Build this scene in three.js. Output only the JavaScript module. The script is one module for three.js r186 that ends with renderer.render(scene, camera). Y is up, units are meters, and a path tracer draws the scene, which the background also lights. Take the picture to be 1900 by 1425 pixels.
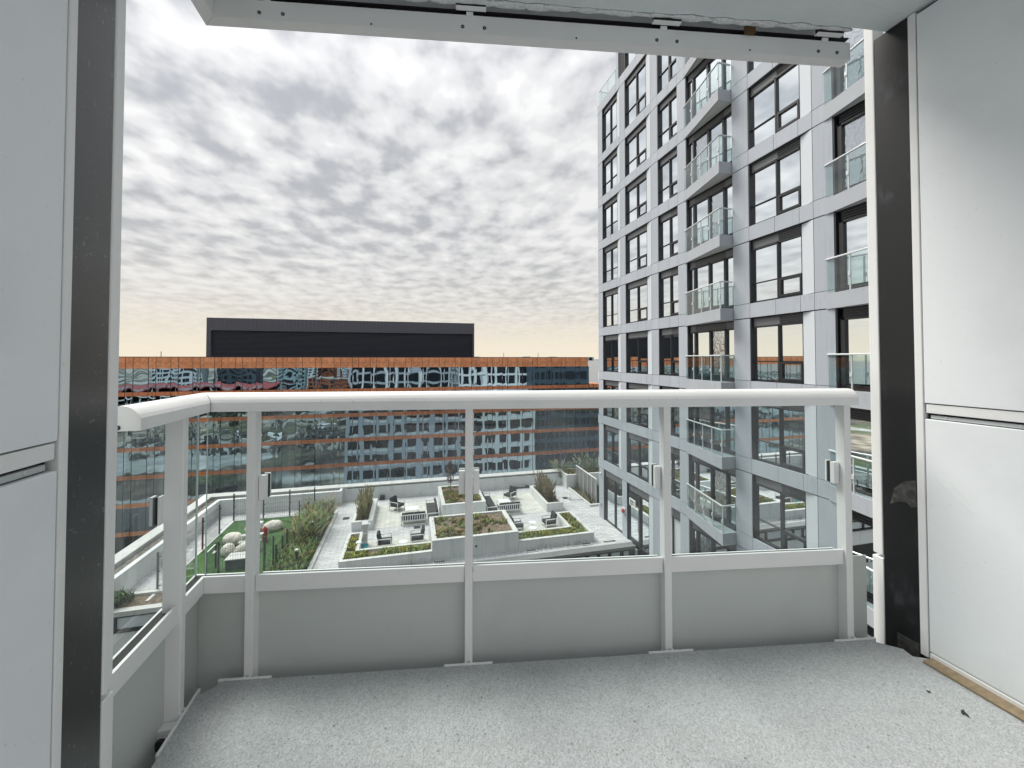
import * as THREE from 'three';
import { RoundedBoxGeometry } from 'three/addons/geometries/RoundedBoxGeometry.js';
import { mergeGeometries } from 'three/addons/utils/BufferGeometryUtils.js';

// ------------------------------------------------------------------ camera, sky, sun, exposure
const scene = new THREE.Scene();
const EYE = 1.21;                                   // eye height above the balcony floor (y = 0)
const camera = new THREE.PerspectiveCamera(2 * Math.atan(774.6 / 743) * 180 / Math.PI, 4 / 3, 0.05, 30000);
camera.position.set(0, EYE, 0);
camera.rotation.order = 'YXZ';
camera.rotation.y = -Math.atan(190 / 743.2);
camera.rotation.x = 1.2 * Math.PI / 180;
camera.aspect = 1900 / 1549.2;
camera.setViewOffset(1900, 1549.2, 0, 124.2, 1900, 1425);   // lens shifted up, as in the photograph
camera.updateProjectionMatrix();

const EXPOSURE = 3.75;
const SUN = new THREE.Vector3(-0.36, 0.83, -0.43).normalize();

function rng(seed) { let a = seed >>> 0; return () => { a = (a + 0x6D2B79F5) | 0; let t = Math.imul(a ^ (a >>> 15), 1 | a); t = (t + Math.imul(t ^ (t >>> 7), 61 | t)) ^ t; return ((t ^ (t >>> 14)) >>> 0) / 4294967296; }; }
const hash2 = (x, y, s) => { let h = Math.imul(x | 0, 374761393) + Math.imul(y | 0, 668265263) + Math.imul(s | 0, 974634777); h = Math.imul(h ^ (h >>> 13), 1274126177); return ((h ^ (h >>> 16)) >>> 0) / 4294967296; };
function vnoise(x, y, s = 0, per = 0) {              // value noise, tiling with a period when per > 0
  const xi = Math.floor(x), yi = Math.floor(y), fx = x - xi, fy = y - yi;
  const u = fx * fx * (3 - 2 * fx), v = fy * fy * (3 - 2 * fy);
  const w = per ? (k) => ((k % per) + per) % per : (k) => k;
  const a = hash2(w(xi), w(yi), s), b = hash2(w(xi + 1), w(yi), s), c = hash2(w(xi), w(yi + 1), s), d = hash2(w(xi + 1), w(yi + 1), s);
  return a + (b - a) * u + (c - a) * v + (a - b - c + d) * u * v;
}
function fbm(x, y, oct = 4, s = 0, per = 0) { let t = 0, a = 0.5, n = 0; for (let i = 0; i < oct; i++) { t += a * vnoise(x, y, s + i * 17, per); n += a; a *= 0.5; x *= 2; y *= 2; per *= 2; } return t / n; }
const sstep = (a, b, x) => { const t = Math.min(1, Math.max(0, (x - a) / (b - a))); return t * t * (3 - 2 * t); };
const mix = (a, b, t) => a + (b - a) * t;

function gnoise(x, y, s) {                           // gradient noise, about -0.7 .. 0.7
  const xi = Math.floor(x), yi = Math.floor(y), fx = x - xi, fy = y - yi, u = fx * fx * fx * (fx * (fx * 6 - 15) + 10), v = fy * fy * fy * (fy * (fy * 6 - 15) + 10);
  const g = (i, j) => { const a = hash2(xi + i, yi + j, s) * 6.2831853; return Math.cos(a) * (fx - i) + Math.sin(a) * (fy - j); };
  const a = g(0, 0), b = g(1, 0), c = g(0, 1), d = g(1, 1); return a + (b - a) * u + (c - a) * v + (a - b - c + d) * u * v;
}
function gfbm(x, y, oct, s) { let t = 0, a = 1; for (let i = 0; i < oct; i++) { t += a * gnoise(x, y, s + i * 13); a *= 0.5; x = x * 2.03 + 1.7; y = y * 2.03 - 0.9; } return t; }
function skyTexture() {
  const W = 3072, H = 1536, data = new Float32Array(W * H * 4);
  for (let j = 0; j < H; j++) {
    const el = ((j + 0.5) / H - 0.5) * Math.PI, ce = Math.cos(el), se = Math.sin(el);
    for (let i = 0; i < W; i++) {
      const az = ((i + 0.5) / W - 0.5) * 2 * Math.PI, dx = ce * Math.cos(az), dz = ce * Math.sin(az), k = (j * W + i) * 4;
      let r = 0.80, g = 0.73, b = 0.62;
      if (se > -0.002) {
        const e = Math.max(0, se), q = 1 / (e + 0.045);
        const px = dx * q, pz = dz * q;
        const wx = gnoise(px * 1.9 + 7, pz * 1.5 + 3, 5), wz = gnoise(px * 1.9 - 4, pz * 1.5 + 9, 9);
        const big = gfbm(px * 0.75 + 1.7, pz * 0.6 + 0.4, 2, 21);
        const puff = gfbm(px * 5.6 + wx * 0.2 + 31, pz * 4.2 + wz * 0.2 + 17, 5, 33);
        const n = puff + 0.42 * big + 0.03;
        const thick = 0.75 * sstep(-0.22, 0.62, n) + 0.35 * sstep(-0.1, 0.9, n + 0.35 * gfbm(px * 14, pz * 11, 3, 91));                // grey bases
        const hole = sstep(-0.12, -0.55, n);                  // bright gaps, thin cloud lit from behind
        let cr = mix(0.83, 0.50, thick), cg = mix(0.835, 0.52, thick), cb = mix(0.85, 0.56, thick);
        cr = mix(cr, 0.97, hole); cg = mix(cg, 0.975, hole); cb = mix(cb, 0.98, hole);
        const mu = dx * SUN.x + se * SUN.y + dz * SUN.z;
        const glow = 0.92 + 0.40 * Math.exp((mu - 1) * 5) + 0.6 * sstep(0.45, 1.0, e);
        cr *= glow; cg *= glow; cb *= glow;
        const hz = Math.exp(-Math.pow(e / 0.10, 1.6)), far = Math.exp(-e / 0.2);   // cream haze towards the horizon
        cr = mix(mix(cr, 0.74, far * 0.72), 0.96, hz); cg = mix(mix(cg, 0.72, far * 0.72), 0.865, hz); cb = mix(mix(cb, 0.68, far * 0.72), 0.69, hz);
        r = cr; g = cg; b = cb;
      }
      data[k] = r * SKY; data[k + 1] = g * SKY; data[k + 2] = b * SKY; data[k + 3] = 1;
    }
  }
  const t = new THREE.DataTexture(data, W, H, THREE.RGBAFormat, THREE.FloatType);
  t.mapping = THREE.EquirectangularReflectionMapping; t.magFilter = t.minFilter = THREE.LinearFilter; t.needsUpdate = true;
  return t;
}
const SKY = 0.258;
scene.background = skyTexture();
scene.environment = scene.background;

const sun = new THREE.DirectionalLight(new THREE.Color(1, 0.955, 0.88), 1.2);
sun.position.copy(SUN).multiplyScalar(120).add(new THREE.Vector3(0, -8, -20)); sun.target.position.set(0, -8, -20);
sun.castShadow = true; sun.shadow.radius = 54; sun.shadow.mapSize.set(4096, 4096);
Object.assign(sun.shadow.camera, { left: -60, right: 60, top: 60, bottom: -60, near: 1, far: 300 });
scene.add(sun, sun.target);

// ------------------------------------------------------------------ helpers
const GY = -27, DY = -9.465, TX = 12.571;          // street level, podium deck level, plane of the tower's facade
const names = new Map();
function numbered(n) { const c = names.get(n) || 0; names.set(n, c + 1); return c ? `${n}_${String(c).padStart(3, '0')}` : n; }
function tag(o, label, category, group) { o.userData.label = label; if (category) o.userData.category = category; if (group) o.userData.group = group; return o; }
function thing(name, label, category, pos = [0, 0, 0], turn = 0, group) {
  const o = new THREE.Group(); o.name = numbered(name); o.position.set(...pos); o.rotation.y = turn; scene.add(o); o.updateMatrixWorld(); return tag(o, label, category, group);
}
const list = (g) => (Array.isArray(g) ? g : [g]);
function merged(gs) { const l = list(gs); return l.length === 1 ? l[0] : mergeGeometries(l.map((g) => { const n = g.index ? g.toNonIndexed() : g; for (const k of Object.keys(n.attributes)) if (!['position', 'normal', 'uv'].includes(k)) n.deleteAttribute(k); return n; })); }
function part(name, geos, mat, parent, label) {
  const m = new THREE.Mesh(merged(geos), mat); m.name = name; m.castShadow = m.receiveShadow = true; parent.add(m); if (label) m.userData.label = label; return m;
}
function struct(name, geos, mat) { const m = part(numbered(name), geos, mat, scene); m.userData.kind = 'structure'; return m; }
function single(name, geos, mat, label, category, group) { return tag(part(numbered(name), geos, mat, scene), label, category, group); }
function stuff(o) { o.userData.kind = 'stuff'; return o; }
function uvBox(g) {                                  // uv in metres by the main direction of each face
  const p = g.attributes.position, n = g.attributes.normal, uv = new Float32Array(p.count * 2);
  for (let i = 0; i < p.count; i++) { const ax = Math.abs(n.getX(i)), ay = Math.abs(n.getY(i)), az = Math.abs(n.getZ(i)); if (ay >= ax && ay >= az) { uv[2 * i] = p.getX(i); uv[2 * i + 1] = p.getZ(i); } else if (ax >= az) { uv[2 * i] = p.getZ(i); uv[2 * i + 1] = p.getY(i); } else { uv[2 * i] = p.getX(i); uv[2 * i + 1] = p.getY(i); } }
  g.setAttribute('uv', new THREE.BufferAttribute(uv, 2)); return g;
}
function bx(x0, x1, y0, y1, z0, z1) { return uvBox(new THREE.BoxGeometry(x1 - x0, y1 - y0, z1 - z0).translate((x0 + x1) / 2, (y0 + y1) / 2, (z0 + z1) / 2)); }
function rb(x0, x1, y0, y1, z0, z1, r = 0.003, s = 2) { const a = Math.abs(x1 - x0), b = Math.abs(y1 - y0), c = Math.abs(z1 - z0); return uvBox(new RoundedBoxGeometry(a, b, c, s, Math.min(r, a / 2.1, b / 2.1, c / 2.1)).translate((x0 + x1) / 2, (y0 + y1) / 2, (z0 + z1) / 2)); }
function cyl(r0, r1, h, x, y, z, seg = 16) { return new THREE.CylinderGeometry(r1, r0, h, seg).translate(x, y + h / 2, z); }
function tube(pts, r, seg = 8, n = 24) { return new THREE.TubeGeometry(new THREE.CatmullRomCurve3(pts.map((p) => new THREE.Vector3(...p))), n, r, seg); }
function flat(pts, y0, y1) {                         // a slab from a plan outline [x, z]
  const s = new THREE.Shape(pts.map(([x, z]) => new THREE.Vector2(x, -z)));
  return uvBox(new THREE.ExtrudeGeometry(s, { depth: y1 - y0, bevelEnabled: false }).rotateX(-Math.PI / 2).translate(0, y0, 0));
}
// a profile [[offset outwards, y], ...] swept along a plan line [x, z] with mitred corners; out = side on which offsets grow
function sweep(a, b, na, nb, prof) {                 // na, nb: offset directions at both ends
  const pos = [], idx = [], n = prof.length;
  for (const [p, d] of [[a, na], [b, nb]]) for (const [o, y] of prof) pos.push(p[0] + d[0] * o, y, p[1] + d[1] * o);
  const P = []; const tri = (i, j, k) => P.push(...pos.slice(3 * i, 3 * i + 3), ...pos.slice(3 * j, 3 * j + 3), ...pos.slice(3 * k, 3 * k + 3));
  for (let i = 0; i < n; i++) { const j = (i + 1) % n; tri(i, j, n + i); tri(j, n + j, n + i); }
  const tr = THREE.ShapeUtils.triangulateShape(prof.map(([o, y]) => new THREE.Vector2(o, y)), []);
  for (const [i, j, k] of tr) { tri(i, k, j); tri(n + i, n + j, n + k); }
  const g = new THREE.BufferGeometry(); g.setAttribute('position', new THREE.Float32BufferAttribute(P, 3)); g.computeVertexNormals();
  g.setAttribute('uv', new THREE.Float32BufferAttribute(new Float32Array(P.length / 3 * 2), 2)); return uvBox(g);
}

// ------------------------------------------------------------------ procedural textures and materials
function tex(size, fn, metres, color = false, aniso) {
  const d = new Uint8Array(size * size * 4);
  for (let y = 0; y < size; y++) for (let x = 0; x < size; x++) { const c = fn(x / size, y / size, x, y), k = (y * size + x) * 4; if (typeof c === 'number') d[k] = d[k + 1] = d[k + 2] = Math.max(0, Math.min(255, c * 255)); else for (let i = 0; i < 3; i++) d[k + i] = Math.max(0, Math.min(255, c[i] * 255)); d[k + 3] = 255; }
  const t = new THREE.DataTexture(d, size, size); t.wrapS = t.wrapT = THREE.RepeatWrapping; t.magFilter = THREE.LinearFilter; t.minFilter = THREE.LinearMipmapLinearFilter; t.generateMipmaps = true;
  if (color) t.colorSpace = THREE.SRGBColorSpace;
  const m = Array.isArray(metres) ? metres : [metres, metres]; t.repeat.set(1 / m[0], 1 / m[1]); t.needsUpdate = true; return t;
}
const std = (o) => new THREE.MeshStandardMaterial({ roughness: 0.6, ...o });
const phy = (o) => new THREE.MeshPhysicalMaterial({ roughness: 0.5, ...o });
const lin = (r, g, b) => new THREE.Color().setRGB(r, g, b);
const M = {};
{
  const grime = tex(512, (u, v) => { const n = fbm(u * 6, v * 6, 5, 3, 6), s = fbm(u * 40, v * 3, 4, 8, 0), sp = vnoise(u * 128, v * 128, 4, 128); const k = 0.975 - 0.02 * sstep(0.5, 0.8, n) - (sp > 0.988 ? 0.11 : 0); return [k, k * 1.0, k * 1.0]; }, 1.3, true);
  const orange = tex(256, (u, v) => 0.5 + 0.5 * (fbm(u * 60, v * 60, 2, 12, 60) - 0.5), 0.25);
  M.panel = std({ color: lin(0.86, 0.895, 0.915), map: grime, roughness: 0.38, bumpMap: orange, bumpScale: 0.0002 });
  M.alu = std({ color: lin(0.86, 0.87, 0.865), map: grime, roughness: 0.36 });
  M.aluGrey = std({ color: lin(0.55, 0.575, 0.58), map: grime, roughness: 0.45 });
  M.lowPanel = std({ color: lin(0.58, 0.615, 0.60), map: grime, roughness: 0.5 });
  M.steel = std({ color: lin(0.6, 0.6, 0.6), metalness: 0.8, roughness: 0.35 });
  M.bolt = std({ color: lin(0.05, 0.05, 0.05), metalness: 0.6, roughness: 0.45 });
  M.rubber = std({ color: lin(0.012, 0.012, 0.012), roughness: 0.7 });
  M.gap = std({ color: lin(0.02, 0.02, 0.022), roughness: 0.9 });
  const dust = (seed, amount) => tex(2048, (u, v) => { const cl = sstep(0.45, 0.75, fbm(u * 3, v * 9, 4, seed, 3)), sp = vnoise(u * 130, v * 310, seed + 3), s2 = vnoise(u * 60, v * 142, seed + 9); let k = 0.10 + amount * cl * (0.25 + 0.6 * fbm(u * 48, v * 48, 3, seed + 5, 48)); if (sp > 0.88) k += 0.30 * cl + 0.10; if (s2 > 0.955) k += 0.22; return [k, k * 1.02, k * 1.06]; }, [0.8, 1.9], true);
  M.stripL = phy({ color: lin(1.25, 1.27, 1.3).multiplyScalar(0.8), map: dust(71, 0.22), metalness: 0.35, roughness: 0.42, clearcoat: 1, clearcoatRoughness: 0.3 });
  M.stripR = std({ color: lin(0.9, 0.9, 0.95), map: tex(1024, (u, v) => { const n = fbm(u * 4, v * 10, 5, 14, 4); let k = 0.075 + 0.02 * n; const sc = fbm(u * 30, v * 14, 4, 31, 0); if (n > 0.56 && sc > 0.52) k += 0.16 * Math.min(1, (sc - 0.52) * 7) * Math.min(1, (n - 0.56) * 7); if (vnoise(u * 200, v * 200, 5, 200) > 0.985) k += 0.06; return [k, k * 1.03, k * 1.1]; }, [1.1, 2.2], true), roughness: 0.4 });
  M.scuff = std({ color: lin(0.10, 0.10, 0.095), roughness: 0.9, map: tex(256, (u, v) => { const k = 0.5 + 0.5 * fbm(u * 12, v * 12, 4, 88, 12); return [k, k, k]; }, 0.2, true) });
  // floor: trowelled grey coating
  const knock = tex(1024, (u, v) => { const a = 0, e = sstep(0.42, 0.62, fbm(u * 90, v * 90, 3, 44, 90)); return 0.2 + 0.45 * e + 0.35 * vnoise(u * 240, v * 240, 9, 240); }, 0.46);
  const knockC = tex(2048, (u, v, x, y) => { const e = sstep(0.36, 0.6, fbm(u * 640, v * 640, 2, 44)), n = fbm(u * 9, v * 9, 5, 47), big = fbm(u * 2.6, v * 2.6, 3, 57), sp = hash2(x >> 1, y >> 1, 13), sp2 = hash2(x >> 2, y >> 2, 19), st = sstep(0.60, 0.72, fbm(u * 14 + 3, v * 14, 4, 63)); let k = 0.69 + 0.05 * e + 0.06 * (n - 0.5) + 0.06 * (big - 0.5) - 0.03 * st - (sp > 0.90 ? 0.10 : 0) - (sp2 > 0.998 ? 0.15 : 0) + (sp < 0.08 ? 0.06 : 0); return [k * 0.985, k, k * 1.008]; }, 3.4, true);
  M.floor = std({ color: lin(1, 1, 1), map: knockC, bumpMap: knock, bumpScale: 0.0026, roughness: 0.5 });
  M.ceil = std({ color: lin(0.80, 0.865, 0.875), roughness: 0.8, bumpMap: tex(512, (u, v) => fbm(u * 14, v * 40, 4, 6, 0), 1.2), bumpScale: 0.002, map: tex(512, (u, v) => { const k = 0.93 + 0.1 * (fbm(u * 5, v * 5, 4, 2, 5) - 0.5) - (vnoise(u * 90, v * 90, 3, 90) > 0.985 ? 0.15 : 0); return [k, k, k]; }, 1.5, true) });
  M.ceilEdge = std({ color: lin(0.70, 0.73, 0.73), roughness: 0.85, bumpMap: tex(512, (u, v) => fbm(u * 30, v * 30, 4, 66, 30), 0.5), bumpScale: 0.012 });
  M.wood = std({ color: lin(0.36, 0.27, 0.17), roughness: 0.8, map: tex(256, (u, v) => { const k = 0.75 + 0.25 * fbm(u * 4, v * 40, 4, 9, 0); return [k, k, k]; }, 0.5, true) });
  // our own glass: faint green, dusty
  const dusty = tex(1024, (u, v) => { const n = fbm(u * 5, v * 3, 4, 23, 0), sp = vnoise(u * 230, v * 230, 8, 230), sp2 = vnoise(u * 120, v * 120, 18, 120), run = fbm(u * 60, v * 2.0, 3, 29, 0); return 0.955 - 0.05 * sstep(0.4, 0.7, n) - (sp > 0.91 ? 0.28 * n : 0) - (sp2 > 0.965 ? 0.2 : 0) - 0.04 * sstep(0.5, 0.75, run); }, 0.75);
  M.glass = phy({ color: lin(0.73, 0.80, 0.80), transmission: 1, transmissionMap: dusty, thickness: 0, roughness: 0, ior: 1.5, side: THREE.DoubleSide });
  M.glassEdge = std({ color: lin(0.55, 0.68, 0.64), roughness: 0.2 });
  M.farGlass = phy({ color: lin(0.90, 0.945, 0.94), transmission: 1, thickness: 0, roughness: 0.02, ior: 1.55, side: THREE.DoubleSide });
  // tower
  const streak = tex(512, (u, v) => { const a = fbm(u * 48, v * 2, 3, 7), b = fbm(u * 5, v * 5, 4, 70, 5), k = 0.985 - 0.03 * sstep(0.55, 0.8, a) + 0.035 * (b - 0.5); return [k, k, k]; }, 3.1, true);
  const clad = (r, g, b, ro = 0.62, me = 0) => phy({ color: lin(r, g, b), map: streak, roughness: ro, metalness: me, specularIntensity: 0.3 });
  M.clads = [clad(0.47, 0.505, 0.555), clad(0.46, 0.495, 0.545), clad(0.48, 0.515, 0.565)];
  M.clad2 = clad(0.445, 0.48, 0.53); M.splay = clad(0.60, 0.635, 0.675, 0.6);
  M.joint = std({ color: lin(0.03, 0.03, 0.035), roughness: 0.9 });
  M.frame = std({ color: lin(0.022, 0.024, 0.028), roughness: 0.4 });
  M.infill = std({ color: lin(0.17, 0.175, 0.185), roughness: 0.5 });
  M.louver = std({ color: lin(0.10, 0.10, 0.105), roughness: 0.5 });
  M.pane = phy({ color: lin(0.86, 0.91, 0.93), metalness: 1, roughness: 0.015 });
  M.paneFilm = phy({ color: lin(0.60, 0.63, 0.655), metalness: 1, roughness: 0.1, bumpMap: tex(256, (u, v) => { const n = fbm(u * 3, v * 3, 3, 77, 3); return 0.5 + 0.5 * Math.sin(n * 46 + v * 10); }, 1), bumpScale: 0.0025 });
  M.whitePane = std({ color: lin(0.66, 0.70, 0.73), roughness: 0.25 });
  M.balc = clad(0.42, 0.445, 0.48, 0.62, 0);
  M.soffit = std({ color: lin(0.52, 0.53, 0.52), roughness: 0.8 });
  M.rail = std({ color: lin(0.66, 0.69, 0.70), roughness: 0.35, metalness: 0.3 });
  // office
  const rust = (s) => tex(256, (u, v) => { const n = fbm(u * 5, v * 5, 5, s, 5), f = fbm(u * 40, v * 40, 2, s + 7, 40); const k = 0.95 + 0.30 * (n - 0.5) + 0.18 * (f - 0.5); return [0.95 * k, 0.645 * k, 0.455 * k]; }, 1.5, true);
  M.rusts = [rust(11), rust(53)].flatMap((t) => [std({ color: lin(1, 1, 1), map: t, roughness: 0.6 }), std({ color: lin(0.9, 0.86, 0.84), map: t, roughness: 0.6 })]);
  M.rustsShaded = M.rusts.map((m) => { const c = m.clone(); c.color.multiply(lin(0.80, 0.70, 0.66)); return c; });  // same rust for the lower bands, with their shade painted into the colour
  M.office = phy({ color: lin(0.38, 0.49, 0.56), metalness: 1, roughness: 0.012 });
  M.mull = std({ color: lin(0.03, 0.035, 0.042), roughness: 0.4 });
  M.pent = std({ color: lin(0.095, 0.096, 0.118), roughness: 0.6 });
  M.pentDark = std({ color: lin(0.040, 0.045, 0.062), roughness: 0.6 });
  M.roof = std({ color: lin(0.30, 0.29, 0.27), roughness: 0.9 });
  // deck
  const pav = (base, s) => tex(1024, (u, v, x, y) => { const R = 24, C = 8, r = Math.floor(v * R), o = (r % 2) * 0.5, cu = u * C + o, c = Math.floor(cu), fu = (cu - c), fv = v * R - r; const j = fu < 0.018 || fu > 0.985 || fv < 0.05 || fv > 0.96; const t = hash2(c % C, r, s) - 0.5, n = fbm(u * 6, v * 6, 4, s, 6) - 0.5, f = vnoise(u * 300, v * 300, s, 300) - 0.5; const k = j ? 0.60 : 1 + 0.10 * t + 0.10 * n + 0.05 * f; return base.map((q) => q * k); }, 4.8, true);
  M.paveGrey = std({ color: lin(0.86, 0.86, 0.86), map: pav([0.80, 0.80, 0.805], 5), roughness: 0.85 });
  M.paveBeige = std({ color: lin(0.78, 0.78, 0.77), map: pav([0.89, 0.88, 0.855], 15), roughness: 0.85 });
  const conc = tex(512, (u, v) => { const n = fbm(u * 5, v * 5, 5, 19, 5), s = fbm(u * 30, v * 2, 3, 27, 0); const k = 0.93 + 0.1 * (n - 0.5) - 0.05 * sstep(0.58, 0.8, s); return [k, k, k * 0.995]; }, 3, true);
  M.conc = std({ color: lin(0.82, 0.84, 0.85), map: conc, roughness: 0.8 });
  M.concTop = std({ color: lin(0.74, 0.74, 0.72), map: conc, roughness: 0.75 });
  M.coping = std({ color: lin(0.66, 0.655, 0.645), map: conc, roughness: 0.6 });
  M.darkCoping = std({ color: lin(0.22, 0.225, 0.225), map: conc, roughness: 0.5 });
  M.soil = std({ roughness: 0.95, map: tex(512, (u, v) => { const n = fbm(u * 10, v * 10, 4, 91, 10), f = vnoise(u * 128, v * 128, 92, 128); const k = 0.55 + 0.5 * (n - 0.5) + 0.35 * (f - 0.5); return [0.92 * k, 0.80 * k, 0.66 * k]; }, 1.2, true), bumpMap: tex(256, (u, v) => vnoise(u * 64, v * 64, 93, 64), 0.6), bumpScale: 0.03 });
  M.gravel = std({ roughness: 0.95, map: tex(512, (u, v) => { const f = vnoise(u * 90, v * 90, 94, 90), n = fbm(u * 7, v * 7, 4, 95, 7); const k = 0.40 + 0.35 * (f - 0.5) + 0.3 * (n - 0.5); return [k * 1.02, k * 0.97, k * 0.9]; }, 1.4, true) });
  M.turf = std({ roughness: 0.95, color: lin(0.07, 0.18, 0.045), map: tex(256, (u, v) => { const k = 0.8 + 0.4 * (vnoise(u * 64, v * 64, 96, 64) - 0.5) + 0.25 * (fbm(u * 4, v * 4, 3, 97, 4) - 0.5); return [k, k, k]; }, 2.2, true) });
  M.white = std({ color: lin(0.80, 0.81, 0.81), roughness: 0.35 });
  M.cushion = std({ color: lin(0.022, 0.023, 0.025), roughness: 0.9 });
  M.cushion2 = std({ color: lin(0.05, 0.053, 0.05), roughness: 0.9 });
  M.dark = std({ color: lin(0.03, 0.034, 0.036), roughness: 0.5 });
  M.wire = std({ color: lin(0.06, 0.068, 0.07), roughness: 0.5 });
  M.red = std({ color: lin(0.42, 0.025, 0.03), roughness: 0.4 });
  M.stone = std({ roughness: 0.85, map: tex(256, (u, v) => { const n = fbm(u * 6, v * 6, 4, 98, 6), f = vnoise(u * 60, v * 60, 99, 60); const k = 0.84 + 0.3 * (n - 0.5) + 0.3 * (f - 0.5); return [k, 0.97 * k, 0.92 * k]; }, 0.8, true) });
  M.blade = std({ vertexColors: true, roughness: 0.8, side: THREE.DoubleSide });
  M.leaf = std({ color: 0xffffff, roughness: 0.75, side: THREE.DoubleSide });
  M.trunk = std({ color: lin(0.09, 0.07, 0.05), roughness: 0.9 });
}

// ------------------------------------------------------------------ ground, street, water
const dirt = tex(1024, (u, v) => { const n = fbm(u * 7, v * 7, 6, 121, 7), g = sstep(0.5, 0.62, fbm(u * 5, v * 5, 5, 133, 5)), p = sstep(0.56, 0.6, fbm(u * 9, v * 9, 3, 141, 9)), f = vnoise(u * 300, v * 300, 7, 300); const f2 = fbm(u * 60, v * 60, 3, 8, 60); let k = 0.36 + 0.7 * (n - 0.5) + 0.5 * (f2 - 0.5) + 0.12 * (f - 0.5); let c = [k * 1.05, k, k * 0.9]; if (g > 0) c = [mix(c[0], 0.20 + 0.2 * f, g), mix(c[1], 0.25 + 0.2 * f, g), mix(c[2], 0.17 + 0.14 * f, g)]; if (p > 0) c = c.map((q, i) => mix(q, [0.60, 0.61, 0.60][i] * (0.75 + 0.5 * f2), p)); return c; }, 230, true);
{
  struct('ground', new THREE.PlaneGeometry(1400, 1600, 1, 1).rotateX(-Math.PI / 2).translate(0, GY, 500).clone(), std({ map: dirt, roughness: 0.95 }));
  const gm = scene.children[scene.children.length - 1].geometry; uvBox(gm);
  struct('road', bx(-600, 600, GY + 0.004, GY + 0.01, -62, -36), std({ color: lin(0.055, 0.055, 0.058), roughness: 0.9 }));
  struct('pavement', [bx(-600, 600, GY, GY + 0.14, -36, -33.4), bx(-600, 600, GY, GY + 0.14, -64.9, -62)], std({ color: lin(0.32, 0.32, 0.31), roughness: 0.9 }));
  struct('water', new THREE.PlaneGeometry(24000, 20000).rotateX(-Math.PI / 2).translate(0, GY - 0.6, -10290), phy({ color: lin(0.10, 0.12, 0.13), roughness: 0.25 }));
  const R = rng(5), hs = [];
  for (let i = 0; i < 60; i++) { const x = -3000 + i * 160 + R() * 60, h = 22 + 50 * R(); hs.push(bx(x, x + 60 + 120 * R(), GY - 1, GY + h, -7040 + 40 * R(), -6900)); }
  struct('far_shore', hs, std({ color: lin(0.34, 0.42, 0.50), roughness: 1 }));
}

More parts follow.
